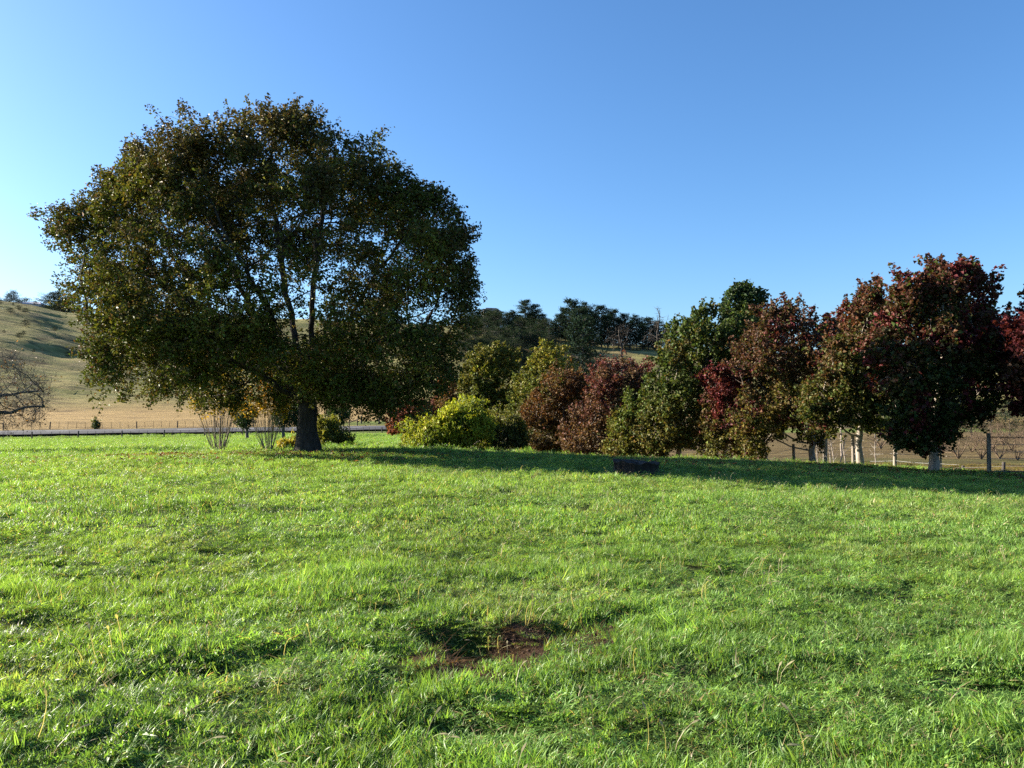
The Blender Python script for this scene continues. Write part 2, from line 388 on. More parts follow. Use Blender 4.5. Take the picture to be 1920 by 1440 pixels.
def grow(chains, attr, step, kill, r, up=.05, maxit=160, infl=1e9):
    """space colonisation: branches grow from the seed chains towards the attraction points"""
    pos, par = [], []
    for ch, root in chains:
        p = root
        for c in ch: pos.append(np.array(c, float)); par.append(p); p = len(pos) - 1
    pos = list(pos); A = attr.copy(); idx = np.arange(len(A)); owner = np.full(len(A), -1)
    P = np.array(pos); D = np.full(len(A), 1e18); near = np.zeros(len(A), int)
    for i in range(len(P)):
        dd = ((A - P[i])**2).sum(1); m = dd < D; D[m] = dd[m]; near[m] = i
    alive = np.ones(len(A), bool)
    for it in range(maxit):
        k = alive & (D <= kill * kill); owner[k] = near[k]; alive &= ~k
        al = np.where(alive & (D < infl * infl))[0]
        if len(al) == 0: break
        P = np.array(pos); dirs = A[al] - P[near[al]]; dirs /= np.linalg.norm(dirs, axis=1)[:, None] + 1e-9
        S = np.zeros((len(P), 3)); np.add.at(S, near[al], dirs)
        act = np.unique(near[al]); new = []
        for i in act:
            s = S[i]; L = np.linalg.norm(s)
            if L < 1e-6: continue
            s = s / L + np.array((0, 0, up)) + r.normal(0, .13, 3); s /= np.linalg.norm(s)
            q = pos[i] + s * step
            new.append((i, q))
        if not new: break
        added = 0
        for i, q in new:
            if min(((pos[j] - q)**2).sum() for j in range(max(0, len(pos) - 400), len(pos))) < (.35 * step)**2: continue
            pos.append(q); par.append(i); j = len(pos) - 1; added += 1
            dd = ((A - q)**2).sum(1); m = dd < D; D[m] = dd[m]; near[m] = j
        if not added: break
    owner[owner < 0] = near[owner < 0]
    return np.array(pos), np.array(par), owner
def branch_items(pos, par, r0, tip, ends=None, flare=.4, sides0=10, twigs=None, expo=.5, base=None):
    n = len(pos); cnt = np.zeros(n); ch = [[] for _ in range(n)]
    if ends is not None: np.add.at(cnt, ends, 1)
    for i in range(n):
        if par[i] >= 0: ch[par[i]].append(i)
    for i in range(n):
        if not ch[i]: cnt[i] += 1
    for i in range(n - 1, -1, -1):
        if par[i] >= 0: cnt[par[i]] += cnt[i]
    rad = np.maximum(r0 * (cnt / cnt.max())**expo, tip)
    if base is not None:
        h = pos[:, 2] - base; rad = rad * (1 + flare * np.exp(-np.clip(h, 0, 50) / .45) * (rad > .6 * r0))
    items = []
    def chain(start, first):
        path, rr = ([pos[first]] if first is not None else []), ([min(rad[start], rad[first])] if first is not None else [])
        i = start
        while True:
            path.append(pos[i]); rr.append(rad[i])
            if not ch[i]: rr[-1] *= .6; break
            m = max(ch[i], key=lambda c: cnt[c])
            for c in ch[i]:
                if c != m: todo.append((c, i))
            i = m
        if len(path) > 1:
            s = (24 if max(rr) > .3 else sides0) if max(rr) > .15 else (7 if max(rr) > .06 else (5 if max(rr) > .025 else 3))
            items.append((path, rr, s))
    todo = [(i, None) for i in range(n) if par[i] < 0]
    while todo: chain(*todo.pop())
    if twigs is not None:
        for p, o in twigs:
            mid = (pos[o] + p) / 2 + np.array((0, 0, .03)); items.append(([pos[o], mid, p], [tip, tip * .8, tip * .5], 3))
    return items
def leaves_mesh(name, cent, K, sig, size, colfun, r, mat, flatv=.75, aspect=.55, droop=.35, up=.5, spray=None):
    """K small folded leaves round each twig end"""
    n = len(cent) * K
    P = np.repeat(cent, K, 0) + r.normal(0, 1, (n, 3)) * np.array((sig, sig, sig * flatv))
    if spray is not None:                      # leaves set along a twig instead of round its end
        dv, Ls = spray; D3 = np.repeat(dv, K, 0); al = np.repeat(Ls, K) * (r.random(n)**.8 - .4)
        P = np.repeat(cent, K, 0) + D3 * al[:, None] + r.normal(0, 1, (n, 3)) * (sig * (1.15 - .75 * np.clip(al / np.repeat(Ls, K) + .4, 0, 1)))[:, None] - np.array((0, 0, .04))
    nrm = r.normal(0, 1, (n, 3)); nrm[:, 2] = np.abs(nrm[:, 2]) * .7 + up; nrm /= np.linalg.norm(nrm, axis=1)[:, None]
    t = r.normal(0, 1, (n, 3)); t[:, 2] -= droop; t -= (t * nrm).sum(1)[:, None] * nrm; t /= np.linalg.norm(t, axis=1)[:, None]
    s = np.cross(nrm, t); L = size * r.uniform(.6, 1.35, n)[:, None]; W = L * aspect
    fold = nrm * (W * .35)
    v = np.stack([P - t * L * .5, P + s * W * .5 + fold + t * L * .08, P + t * L * .5 - nrm * L * .12, P - s * W * .5 + fold + t * L * .08], 1).reshape(-1, 3)
    b = np.arange(n)[:, None] * 4
    f = np.concatenate([b + np.array([[0, 1, 2]]), b + np.array([[0, 2, 3]])], 1).reshape(-1, 3)
    me = np_mesh(name, v, f, False, mat)
    col = colfun(P, r); col = col * (.86 if mat is M_GUMLEAF else 1) * r.uniform(.62, 1.38, (n, 1)) * (1 + r.normal(0, .09, (n, 3))); col = np.clip(col, .004, .9)
    c4 = np.concatenate([np.repeat(col, 4, 0), np.ones((n * 4, 1))], 1)
    me.attributes.new('leafcol', 'FLOAT_COLOR', 'POINT').data.foreach_set('color', np.ascontiguousarray(c4, np.float32).ravel())
    return me
def palette(bottom, top, patch=None, z0=0, z1=5, pt=.6, ps=1.3, seed=0, jit=.28, third=None):
    bottom, top = np.array(bottom), np.array(top)
    def fn(P, r):
        h = (P[:, 2] - z0) / (z1 - z0) + .9 * (noise3(P[:, 0] / ps, P[:, 1] / ps, P[:, 2] / ps, seed) - .5) + r.normal(0, jit * .5, len(P))
        w = ss(.15, .85, h)[:, None]; c = bottom * (1 - w) + top * w
        if patch is not None:
            q = ss(pt, pt + .14, noise3(P[:, 0] / (ps * .8) + 9, P[:, 1] / (ps * .8), P[:, 2] / (ps * .8), seed + 3) + r.normal(0, .07, len(P)))[:, None]
            c = c * (1 - q) + np.array(patch) * q
        if third is not None:
            q = (r.random(len(P)) < .16)[:, None]; c = np.where(q, np.array(third), c)
        return c
    return fn
def crown_tree(name, label, cat, poly, px, d, thick, n, K, leaf, sig, cols, r0, bark=M_GREYBARK, group=None, clump=.9, thr=.42, step=.3, kill=.45,
               limbs=None, fork=None, keep=None, seed=1, mat=None, shell=.55, tip=.006, aspect=.6, droop=.35, up=.5, trunk_lean=0, back=0.0, flatv=.75, base_dz=0.0, lobes=None, shrink=1.0, flare=.45, spray=.6, upb=.25):
    r = np.random.default_rng(seed); x = at(px, d); zb = Tz(x, d) + base_dz
    att = sample_crown(poly, d, n, thick, r, clump, thr, shell, keep, back, lobes, shrink, .12 if name == 'oak_tree' else .30)
    zf = zpix(fork, d) if fork is not None else zb + .25 * (att[:, 2].max() - zb)
    k = max(3, int((zf - zb) / .3)); tr = [(x + trunk_lean * (i / k)**1.3 + .03 * math.sin(i * 1.7), d + .03 * math.cos(i * 2.1), zb - .15 + (zf - zb + .15) * i / k) for i in range(k + 1)]
    chains = [(tr, -1)]; cntn = len(tr)
    for lb in (limbs or []):
        pts = []; prev = np.array(tr[-1] if lb[0] is None else tr[max(0, int(lb[0] * k))]); root = (len(tr) - 1) if lb[0] is None else max(0, int(lb[0] * k))
        for (a, b, dy) in lb[1:]:
            q = np.array((at(a, d), d + dy, zpix(b, d))); m = max(1, int(np.linalg.norm(q - prev) / step))
            for j in range(1, m + 1): pts.append(prev + (q - prev) * j / m + r.normal(0, .035, 3))
            prev = q
        chains.append((pts, root)); cntn += len(pts)
    pos, par, own = grow(chains, att, step, kill, r)
    items = branch_items(pos, par, r0, tip, own, base=zb, flare=flare)
    tw = att - pos[own]; tw /= np.linalg.norm(tw, axis=1)[:, None] + 1e-6; ou = att - att.mean(0); ou /= np.linalg.norm(ou, axis=1)[:, None] + 1e-6
    dv = .5 * tw + .7 * ou + r.normal(0, .38, att.shape) + np.array((0, 0, upb)); dv /= np.linalg.norm(dv, axis=1)[:, None]; Ls = spray * r.uniform(.6, 1.35, len(att))
    for p, o, e, l in zip(att, own, dv, Ls): items.append(([pos[o], p - e * l * .35, p + e * l * .1, p + e * l * .6], [tip, tip * .85, tip * .6, tip * .3], 3))
    root = empty(name, (x, d, zb)); off = np.array((x, d, zb))
    items = [(np.asarray(p) - off, q, s) for p, q, s in items]
    link('trunk', tubes_mesh('trunk', items, bark), None, root)
    me = leaves_mesh('crown', att - off, K, sig, leaf, lambda P, rr: cols(P + off, rr), r, mat or M_LEAF, aspect=aspect, droop=droop, up=up, flatv=flatv, spray=(dv, Ls))
    tag(link('crown', me, None, root), kind='stuff')
    tag(root, label, cat, group)
    return root
GRN, DGRN, YGRN, OLIVE = (.075, .11, .025), (.03, .05, .016), (.22, .22, .03), (.09, .09, .022)
RED, MAR, RUST, BRN, TAN, YEL = (.24, .035, .04), (.13, .022, .028), (.24, .075, .03), (.13, .07, .03), (.22, .13, .07), (.38, .26, .03)

# the big oak
OAK = [(75, 400), (130, 393), (190, 350), (240, 288), (285, 240), (320, 203), (370, 226), (440, 216), (520, 218), (590, 226), (640, 262), (690, 266), (742, 325),
       (765, 348), (820, 372), (868, 430), (884, 500), (888, 560), (893, 600), (882, 640), (850, 690), (838, 740), (795, 772), (720, 780), (650, 775), (600, 765), (560, 758), (520, 768),
       (470, 764), (400, 758), (330, 766), (270, 778), (220, 768), (180, 763), (160, 720), (150, 660), (130, 610), (108, 572), (98, 540), (104, 510), (92, 470), (100, 440), (72, 422)]
OD = 27.0
def oak_keep(P, t):
    u = (P[:, 0] - at(600, OD)) / (290 / F * OD); w = (P[:, 2] - zpix(525, OD)) / (105 / F * OD)
    q = ss(.35, 1.25, u * u + w * w); f = ss(.42, .58, .5 * noise3(P[:, 0] / .55, P[:, 1] / 2.2, P[:, 2] / .5, 88) + .5 * noise3(P[:, 0] / 1.3, P[:, 1] / 4, P[:, 2] / 1.0, 89))
    return np.clip(q + (1 - q) * (.22 + .78 * f), 0, 1)
crown_tree('oak_tree', 'huge spreading oak with dark dense crown standing alone on the green meadow', 'tree', OAK, 576, OD, 5.5, 6600, 40, .11, .13,
           palette((.085, .105, .022), (.080, .070, .024), (.15, .155, .03), zpix(770, OD), zpix(180, OD), .62, 1.6, 3, third=(.13, .085, .035)), .30, M_BARK,
           clump=1.25, thr=.42, step=.36, kill=.5, fork=742, seed=11, shell=.72, keep=oak_keep, tip=.008, lobes=(110, 1.3), shrink=.97, mat=M_OAKLEAF, flare=.78, spray=.85, upb=.15,
           limbs=[(None, (520, 660, -.6), (470, 550, -1.0), (445, 480, -1.2), (400, 400, -1.2)), (None, (545, 640, .8), (520, 560, 1.2), (500, 440, 1.4), (480, 330, 1.2)),
                  (None, (590, 640, -.6), (598, 560, -.9), (605, 470, -1.0), (620, 350, -.6)), (None, (625, 650, .6), (650, 570, 1.4), (690, 480, 2.0), (740, 420, 2.2)),
                  (.92, (650, 680, -1.2), (720, 650, -1.8), (800, 630, -2)), (.9, (500, 700, -1.5), (420, 660, -2.2), (320, 650, -2.6), (230, 620, -2.4)),
                  (.92, (470, 650, 1.6), (360, 580, 2.4), (250, 520, 2.6)), (.9, (640, 670, 1.5), (720, 590, 2.5), (810, 560, 2.6)), (.95, (560, 660, -2.2), (560, 600, -3.6), (520, 520, -4.2)), (.95, (590, 650, 2.6), (610, 590, 3.8))])

LIQ = 'sweetgum row in autumn colours'
def liq(label, poly, px, d, thick, n, K, cols, r0, seed, bark=M_PALE, leaf=.13, **kw):
    if px < 1600: poly = [(a, b + 13 if b > 795 else b) for a, b in poly]
    r0 *= .50; K = int(K * 1.25); n = int(n * 1.35); thick *= 1.1
    return crown_tree('sweetgum_tree', label, 'tree', poly, px, d, thick, n, K, leaf, kw.pop('sig', .115), cols, r0, bark, LIQ, seed=seed, aspect=.8, spray=.62, upb=.55, mat=M_GUMLEAF, lobes=kw.pop('lobes', (60, .27 * thick + .2)), shrink=kw.pop('shrink', 1.09), **kw)
liq('tall sweetgum with dark red top and pale bare trunk beside a wooden fence post', [(1672, 585), (1685, 512), (1700, 498), (1722, 505), (1750, 518), (1762, 487), (1778, 505), (1800, 487), (1824, 490), (1832, 522), (1852, 520), (1864, 546), (1858, 575), (1872, 578), (1892, 556),
    (1906, 528), (1920, 548), (1906, 582), (1882, 605), (1890, 640), (1897, 700), (1880, 745), (1850, 775), (1830, 803), (1800, 828), (1770, 836), (1735, 850), (1700, 838), (1668, 812), (1648, 780), (1630, 735), (1622, 690), (1640, 640), (1660, 620)],
    1748, 25, 2.3, 1250, 22, palette((.04, .06, .018), (.10, .04, .025), (.11, .022, .024), zpix(790, 25), zpix(520, 25), .6, .9, 20, third=(.06, .075, .02)), .26, 21, fork=815, clump=.7, thr=.44)
liq('sweetgum with russet top and yellow green lower leaves over a white streaked trunk', [(1586, 568), (1600, 542), (1640, 526), (1668, 540), (1676, 600), (1692, 680), (1692, 760), (1664, 800), (1640, 818), (1600, 815), (1560, 812), (1520, 800), (1508, 760), (1530, 700), (1546, 640), (1566, 600)],
    1610, 29, 2.0, 800, 22, palette((.10, .11, .028), (.115, .05, .028), (.14, .03, .03), zpix(800, 29), zpix(560, 29), .66, 1.0, 23, third=(.05, .07, .02)), .22, 23, fork=800, clump=.7)
liq('maroon sweetgum at the frame edge beyond the metal gate', [(1890, 612), (1912, 588), (1960, 560), (2020, 540), (2080, 600), (2110, 700), (2080, 790), (2000, 830), (1940, 780), (1898, 735), (1884, 660)],
    1996, 23, 2.0, 700, 20, palette((.05, .035, .018), (.09, .02, .022), (.14, .03, .03), zpix(800, 23), zpix(600, 23), .6, .9, 29), .2, 29, fork=800, clump=.7)
liq('broad maroon and bronze sweetgum with a low yellow skirt', [(1384, 640), (1405, 615), (1430, 590), (1452, 574), (1490, 568), (1520, 580), (1560, 590), (1592, 602), (1602, 660), (1586, 740), (1562, 800), (1540, 828), (1490, 835), (1470, 815), (1440, 846), (1400, 848), (1372, 800), (1384, 740), (1352, 705), (1376, 670)],
    1522, 33, 2.6, 1050, 22, palette((.14, .125, .03), (.11, .058, .034), (.09, .025, .026), zpix(830, 33), zpix(640, 33), .6, 1.1, 31, third=(.07, .08, .02)), .24, 31, fork=800, clump=.8)
liq('large leafy green sweetgum with bleached forked trunk', [(1224, 705), (1234, 655), (1268, 612), (1300, 590), (1334, 564), (1352, 582), (1400, 590), (1426, 606), (1420, 650), (1402, 700), (1382, 760), (1352, 825), (1330, 842), (1290, 826), (1256, 832), (1230, 842), (1200, 800), (1214, 750)],
    1272, 38, 2.8, 1100, 22, palette((.13, .125, .033), (.075, .105, .026), (.13, .10, .03), zpix(840, 38), zpix(700, 38), .63, 1.1, 33, third=(.055, .085, .022)), .25, 33, fork=815, clump=.85, leaf=.15)
liq('small green sweetgum with crimson upper branches', [(1318, 705), (1340, 682), (1376, 688), (1402, 715), (1420, 780), (1404, 836), (1370, 846), (1330, 842), (1308, 800), (1322, 750)],
    1362, 35, 1.5, 420, 20, palette((.11, .11, .028), (.12, .028, .03), (.15, .03, .03), zpix(830, 35), zpix(705, 35), .68, .8, 35), .15, 35, fork=825, clump=.65)
liq('low fresh green sweetgum between the red one and the bleached trunk', [(1180, 735), (1214, 710), (1240, 722), (1252, 780), (1250, 838), (1200, 850), (1150, 846), (1138, 822), (1160, 780)],
    1196, 40, 1.7, 520, 20, palette((.15, .15, .035), (.10, .14, .03), (.16, .10, .03), zpix(845, 40), zpix(730, 40), .62, .8, 37), .17, 37, clump=.7)
liq('crimson topped sweetgum with tan lower foliage', [(1098, 696), (1130, 678), (1160, 672), (1200, 674), (1224, 684), (1224, 720), (1208, 770), (1182, 815), (1168, 850), (1090, 852), (1060, 838), (1058, 800), (1082, 770), (1090, 720)],
    1138, 43, 2.2, 800, 22, palette((.16, .10, .05), (.145, .048, .045), (.16, .10, .06), zpix(840, 43), zpix(700, 43), .62, 1.0, 39, third=(.10, .05, .03)), .2, 39, clump=.75)
liq('rust brown sweetgum with olive flank', [(1002, 722), (1030, 692), (1070, 680), (1090, 696), (1096, 740), (1084, 785), (1066, 842), (1000, 852), (972, 832), (964, 785), (984, 750)],
    1036, 47, 2.1, 700, 22, palette((.13, .095, .032), (.14, .068, .03), (.10, .10, .027), zpix(845, 47), zpix(700, 47), .58, 1.2, 41, third=(.10, .05, .02)), .2, 41, clump=.8)
liq('yellow green tree rising behind the rust brown one', [(964, 712), (986, 680), (1000, 652), (1022, 640), (1060, 658), (1082, 682), (1082, 760), (1040, 800), (980, 805), (958, 760)],
    1022, 54, 2.4, 700, 22, palette((.10, .12, .028), (.22, .21, .035), (.11, .14, .03), zpix(800, 54), zpix(670, 54), .62, 1.2, 43), .2, 43, clump=.9, leaf=.16)
liq('olive green tree with yellow tips behind the golden shrub', [(862, 705), (880, 662), (904, 638), (940, 645), (976, 660), (982, 700), (968, 760), (952, 800), (890, 800), (868, 745)],
    925, 60, 2.8, 800, 22, palette((.085, .105, .025), (.14, .14, .03), YGRN, zpix(800, 60), zpix(660, 60), .7, 1.3, 45), .22, 45, clump=1.0, leaf=.18, bark=M_GREYBARK)
liq('slim orange brown young tree behind the oak', [(824, 765), (826, 705), (838, 678), (851, 702), (852, 765), (842, 795)], 838, 52, .7, 160, 18, palette((.16, .11, .035), (.28, .12, .05), None, zpix(790, 52), zpix(700, 52), .6, 1, 47), .08, 47, clump=.6)
liq('small brick red tree near the road at the end of the row', [(722, 780), (742, 760), (790, 745), (832, 738), (852, 770), (820, 795), (780, 803), (735, 798)], 785, 78, 2.4, 420, 20, palette((.24, .085, .05), (.16, .06, .04), None, zpix(800, 78), zpix(750, 78), .6, 1.5, 49), .16, 49, clump=1.0, leaf=.2)

# golden cypress shrubs
def cyp(label, poly, px, d, thick, n, cols, seed, **kw):
    return crown_tree('cypress_shrub', label, 'shrub', poly, px, d, thick, n, 34, kw.pop('leaf', .17), kw.pop('sig', .11), cols, .12, M_GREYBARK, 'golden cypress shrubs', seed=seed, spray=.6, upb=.1, shrink=1.08, aspect=.28, droop=1.4, up=.1, clump=.7, lobes=(26, .26 * thick + .16),
                      thr=kw.pop('thr', .46), shell=.8, flatv=1.3, **kw)
cyp('bright golden weeping cypress shrub at the foot of the red and green trees', [(748, 822), (765, 795), (800, 785), (830, 760), (860, 751), (890, 755), (906, 775), (916, 800), (908, 850), (860, 850), (800, 850), (760, 848)], 850, 36, 2.0, 900,
    palette((.17, .20, .024), (.29, .32, .03), (.13, .17, .025), zpix(850, 36), zpix(790, 36), .66, .9, 51), 51)
cyp('dark olive cypress shrub tucked beside the golden one', [(902, 795), (930, 766), (966, 775), (986, 812), (984, 852), (902, 852)], 944, 38.5, 1.5, 380, palette((.05, .065, .018), (.12, .125, .025), None, zpix(850, 38), zpix(775, 38), .6, .8, 53), 53)
cyp('olive cypress shrub showing to the side of the oak trunk', [(590, 800), (602, 782), (622, 780), (642, 800), (657, 825), (652, 838), (622, 846), (592, 842)], 616, 41, 1.1, 330, palette((.07, .085, .02), (.17, .17, .028), None, zpix(845, 41), zpix(785, 41), .6, .8, 55), 55)
cyp('low yellow cypress shrub peeping out behind the oak trunk', [(528, 848), (538, 830), (556, 820), (570, 828), (570, 852)], 552, 34, .5, 120, palette((.26, .22, .03), (.32, .27, .03), None, 0, 1, .6, .8, 57), 57)

# small dark trees near the road
def small(label, poly, px, d, n, cols, seed, name='round_tree', group='small dark trees by the road', r0=.16, leaf=.24, K=18, thick=1.6, cat='tree', **kw):
    return crown_tree(name, label, cat, poly, px, d, thick, n, K, leaf, kw.pop('sig', .3), cols, r0, kw.pop('bark', M_GREYBARK), group, seed=seed, clump=kw.pop('clump', 1.0), step=.4, kill=.6, **kw)
DK = palette((.025, .045, .016), (.04, .065, .022), None, -2, 2, .6, 1.5, 61)
small('round dark evergreen tree seen between the two bare stemmed shrubs', [(443, 792), (446, 770), (462, 758), (477, 770), (478, 794), (460, 800)], 464, 92, 170, DK, 61)
small('dark evergreen tree just behind the oak trunk', [(512, 785), (520, 760), (545, 750), (568, 760), (570, 790), (545, 797), (522, 796)], 532, 90, 230, DK, 63)
small('flat topped dark tree beside the white capped pole', [(606, 778), (624, 764), (650, 767), (659, 786), (640, 796), (615, 794)], 633, 108, 200, DK, 65)
small('small upright dark bush by the far road fence', [(173, 803), (174, 790), (181, 786), (187, 792), (187, 804)], 180, 124, 90, DK, 67, name='bush', cat='bush', r0=.04, leaf=.16, sig=.15, thick=.55, clump=.5, fork=802)
small('small dark bush at the roadside below the brick red tree', [(726, 812), (727, 800), (734, 798), (739, 803), (739, 813)], 733, 124, 60, DK, 69, name='bush', cat='bush', r0=.06, leaf=.18, sig=.18, thick=.6, clump=.6)

# eucalypt behind the row
crown_tree('gum_tree', 'tall dark evergreen gum with open crown rising above the sweetgums', 'tree', [(1346, 580), (1358, 555), (1380, 540), (1405, 536), (1428, 550), (1434, 575), (1426, 600), (1415, 640), (1390, 660), (1370, 620), (1362, 595)], 1402, 62, 1.9, 420, 26, .26, .26,
           palette((.022, .042, .016), (.035, .06, .02), None, 4, 11, .6, 1.5, 71), .22, M_GREYBARK, clump=1.1, thr=.5, step=.4, kill=.6, fork=680, seed=71)

# ------------------------------------------------------------------ bare trees and stems
def bare(name, label, cat, poly, px, d, thick, n, r0, bark, group=None, fork=None, limbs=None, seed=1, step=.3, kill=.3, tip=.008, sub=3, subl=.5, leafcols=None, leafn=0, expo=.5):
    r = np.random.default_rng(seed); x = at(px, d); zb = Tz(x, d)
    att = sample_crown(poly, d, n, thick, r, 1.0, .3, .4)
    zf = zpix(fork, d); k = max(3, int((zf - zb) / .3)); tr = [(x + .04 * math.sin(i * 1.3), d, zb - .15 + (zf - zb + .15) * i / k) for i in range(k + 1)]
    chains = [(tr, -1)]
    for lb in (limbs or []):
        pts = []; root = max(0, int(lb[0] * k)); prev = np.array(tr[root])
        for (a, b, dy) in lb[1:]:
            q = np.array((at(a, d), d + dy, zpix(b, d))); m = max(1, int(np.linalg.norm(q - prev) / step))
            for j in range(1, m + 1): pts.append(prev + (q - prev) * j / m + r.normal(0, .04, 3))
            prev = q
        chains.append((pts, root))
    pos, par, own = grow(chains, att, step, kill, r)
    items = branch_items(pos, par, r0, tip, own, twigs=list(zip(att, own)), base=zb, expo=expo)
    for p, o in zip(att, own):
        for _ in range(sub):
            a = pos[o] + (p - pos[o]) * r.uniform(.2, 1); e = p - pos[o]; e = e / (np.linalg.norm(e) + 1e-6) + r.normal(0, .6, 3); e /= np.linalg.norm(e)
            e2 = e + r.normal(0, .3, 3)
            items.append(([a, a + e * subl * .5, a + e * subl * .5 + e2 * subl * .5], [tip * .8, tip * .65, tip * .35], 3))
    off = np.array((x, d, zb)); root = empty(name, off)
    link('trunk', tubes_mesh('trunk', [(np.asarray(p) - off, q, s) for p, q, s in items], bark), None, root)
    if leafn:
        pick = att[r.random(len(att)) < .4]
        tag(link('crown', leaves_mesh('crown', pick - off, leafn, .3, .12, leafcols, r, M_LEAF), None, root), kind='stuff')
    tag(root, label, cat, group); return root
bare('bare_oak', 'nearly leafless old tree reaching long low limbs over the meadow', 'tree',
     [(-420, 700), (-330, 600), (-200, 570), (-90, 600), (-20, 640), (40, 662), (85, 690), (102, 712), (95, 742), (98, 772), (70, 800), (20, 806), (-80, 800), (-300, 800), (-400, 770)], -150, 40, 4.2, 1300, .40, M_GREYBARK, None, 790,
     [(.8, (-80, 765, -.3), (0, 776, -.4), (55, 768, -.3), (88, 762, -.2)), (1.0, (-70, 745, .4), (0, 740, .5), (30, 734, .4), (80, 735, .3)), (1.0, (-100, 700, -1), (-60, 660, -1)), (1.0, (-200, 700, 1), (-250, 660, 2)), (.9, (-240, 760, -1), (-330, 740, -1.5))],
     75, .36, .4, .008, 6, .7, palette((.22, .12, .06), (.25, .15, .08), None, 0, 5), 4, .6)
bare('dead_tree', 'leaning bare tree skeleton on the pale field below the pines', 'tree', [(1135, 640), (1145, 610), (1170, 600), (1185, 620), (1180, 650), (1155, 655)], 1166, 190, 2.0, 60, .28, M_BARK, None, 655, None, 77, .6, .7, .04, 3, 1.2)
bare('dead_tree', 'tall bare tree with crooked forks beside the big green sweetgum', 'tree', [(1205, 640), (1222, 600), (1232, 574), (1244, 590), (1262, 598), (1275, 590), (1262, 625), (1240, 650)], 1236, 120, 1.8, 70, .2, M_BARK, None, 670, None, 79, .5, .6, .03, 3, .8)
bare('poplar', 'thin leafless poplar whip rising between the maroon sweetgum and the tallest one', 'tree', [(1566, 640), (1568, 590), (1576, 560), (1584, 590), (1586, 640)], 1576, 75, .5, 60, .07, M_TWIG, None, 700, None, 81, .4, .4, .008, 4, .6)

def stems(name, label, px, d, h, n, spread, seed, bark, group, topleaf=None, rad=.025, cat='shrub', leafy=(.5, 1.0), nl=5):
    """many upright shoots from one stool"""
    r = np.random.default_rng(seed); x = at(px, d); zb = Tz(x, d); items = []; tips = []
    for i in range(n):
        a = r.uniform(0, 2 * math.pi); s = spread * r.random()**.8; hh = h * r.uniform(.55, 1.0) * (1 - .25 * s / spread); p = []; q = []
        k = 9; R = rad * (.16 + .84 * r.random()**3) * (1.5 if s < .3 * spread else 1)
        b0 = np.array((math.cos(a), math.sin(a), 0)) * .16 * r.random()**.5
        for j in range(k + 1):
            t = j / k; p.append(b0 + np.array((math.cos(a) * s * (t**.75), math.sin(a) * s * (t**.75), hh * t - .05)) + r.normal(0, .012, 3)); q.append(R * (1 - .75 * t))
        items.append((p, q, 5))
        for m in range(8):
            t = r.uniform(.3, .98); b = np.array(p[int(t * k)]); e = np.array((math.cos(a) * .5 + r.normal(0, .5), math.sin(a) * .5 + r.normal(0, .5), 1.1)); e /= np.linalg.norm(e); L = hh * .22 * r.uniform(.5, 1.2)
            items.append(([b, b + e * L * .5, b + e * L + np.array((0, 0, .05))], [R * .3, R * .22, R * .1], 3))
            if topleaf is not None and t > leafy[0]: tips += [b + e * L * u for u in (.4, .7, 1.0)]
    root = empty(name, (x, d, zb)); link('stem', tubes_mesh('stem', items, bark), None, root)
    if topleaf is not None: tag(link('crown', leaves_mesh('crown', np.array(tips), nl, .09, .10, topleaf, r, M_LEAF, aspect=.7), None, root), kind='stuff')
    tag(root, label, cat, group); return root
G = 'bare stemmed coppiced poplars'
stems('coppiced_poplar', 'clump of pale upright bare stems with yellow top leaves standing out on open grass', 411, 31.5, 4.2, 36, 1.0, 91, M_TWIG, G, palette(YEL, (.30, .24, .04), None, 0, 3), .034, 'tree', (.72, 1), 6)
stems('coppiced_poplar', 'clump of brownish upright stems with yellow leaves beside the oak trunk', 503, 31, 3.9, 40, .8, 92, M_TWIG, G, palette(YEL, (.34, .2, .03), None, 0, 3), .026, 'tree', (.66, 1), 6)

# leafless orchard bushes beyond the gate and pale saplings behind the fence
OB = 'leafless orchard bushes beyond the fence'
proto = []
for k in range(3):
    r_ = np.random.default_rng(200 + k); items = []
    for i in range(7):
        a = r_.uniform(0, 6.28); s = r_.uniform(.5, 1.1); b = np.zeros(3); dirn = np.array((math.cos(a) * s, math.sin(a) * s, 1.3)); dirn /= np.linalg.norm(dirn)
        st = [(b, dirn, .06, 0)]
        while st:
            p, dn, R, lev = st.pop(); L = (1.0, .8, .6, .45)[lev] * r_.uniform(.7, 1.2)
            q = p + dn * L; items.append(([p, (p + q) / 2 + r_.normal(0, .03, 3), q], [R, R * .85, R * .6], 5 if lev < 2 else 3))
            if lev < 3:
                for _ in range(3 if lev else 2):
                    e = dn + r_.normal(0, .5, 3) + np.array((0, 0, .15)); st.append((q, e / np.linalg.norm(e), R * .5, lev + 1))
    proto.append(tubes_mesh('stem', items, M_BROWNTWIG))
r_ = np.random.default_rng(5)
for k, (px, d) in enumerate([(1795, 74), (1838, 73), (1872, 75), (1905, 72), (1940, 74), (1820, 84), (1858, 86), (1895, 85), (1930, 83), (1770, 86), (1690, 88), (1730, 88), (1650, 90), (1880, 96), (1915, 97), (1845, 98), (1980, 74), (1960, 86)]):
    x = at(px, d); rt = empty('orchard_bush', (x, d, Tz(x, d) - .03), r_.uniform(0, 6.28)); s = r_.uniform(.85, 1.2); rt.scale = (s, s, s * 1.05)
    link('stem', proto[k % 3], None, rt); tag(rt, 'brown leafless many stemmed bush in the field beyond the fence', 'bush', OB)
SP = 'pale saplings behind the fence'
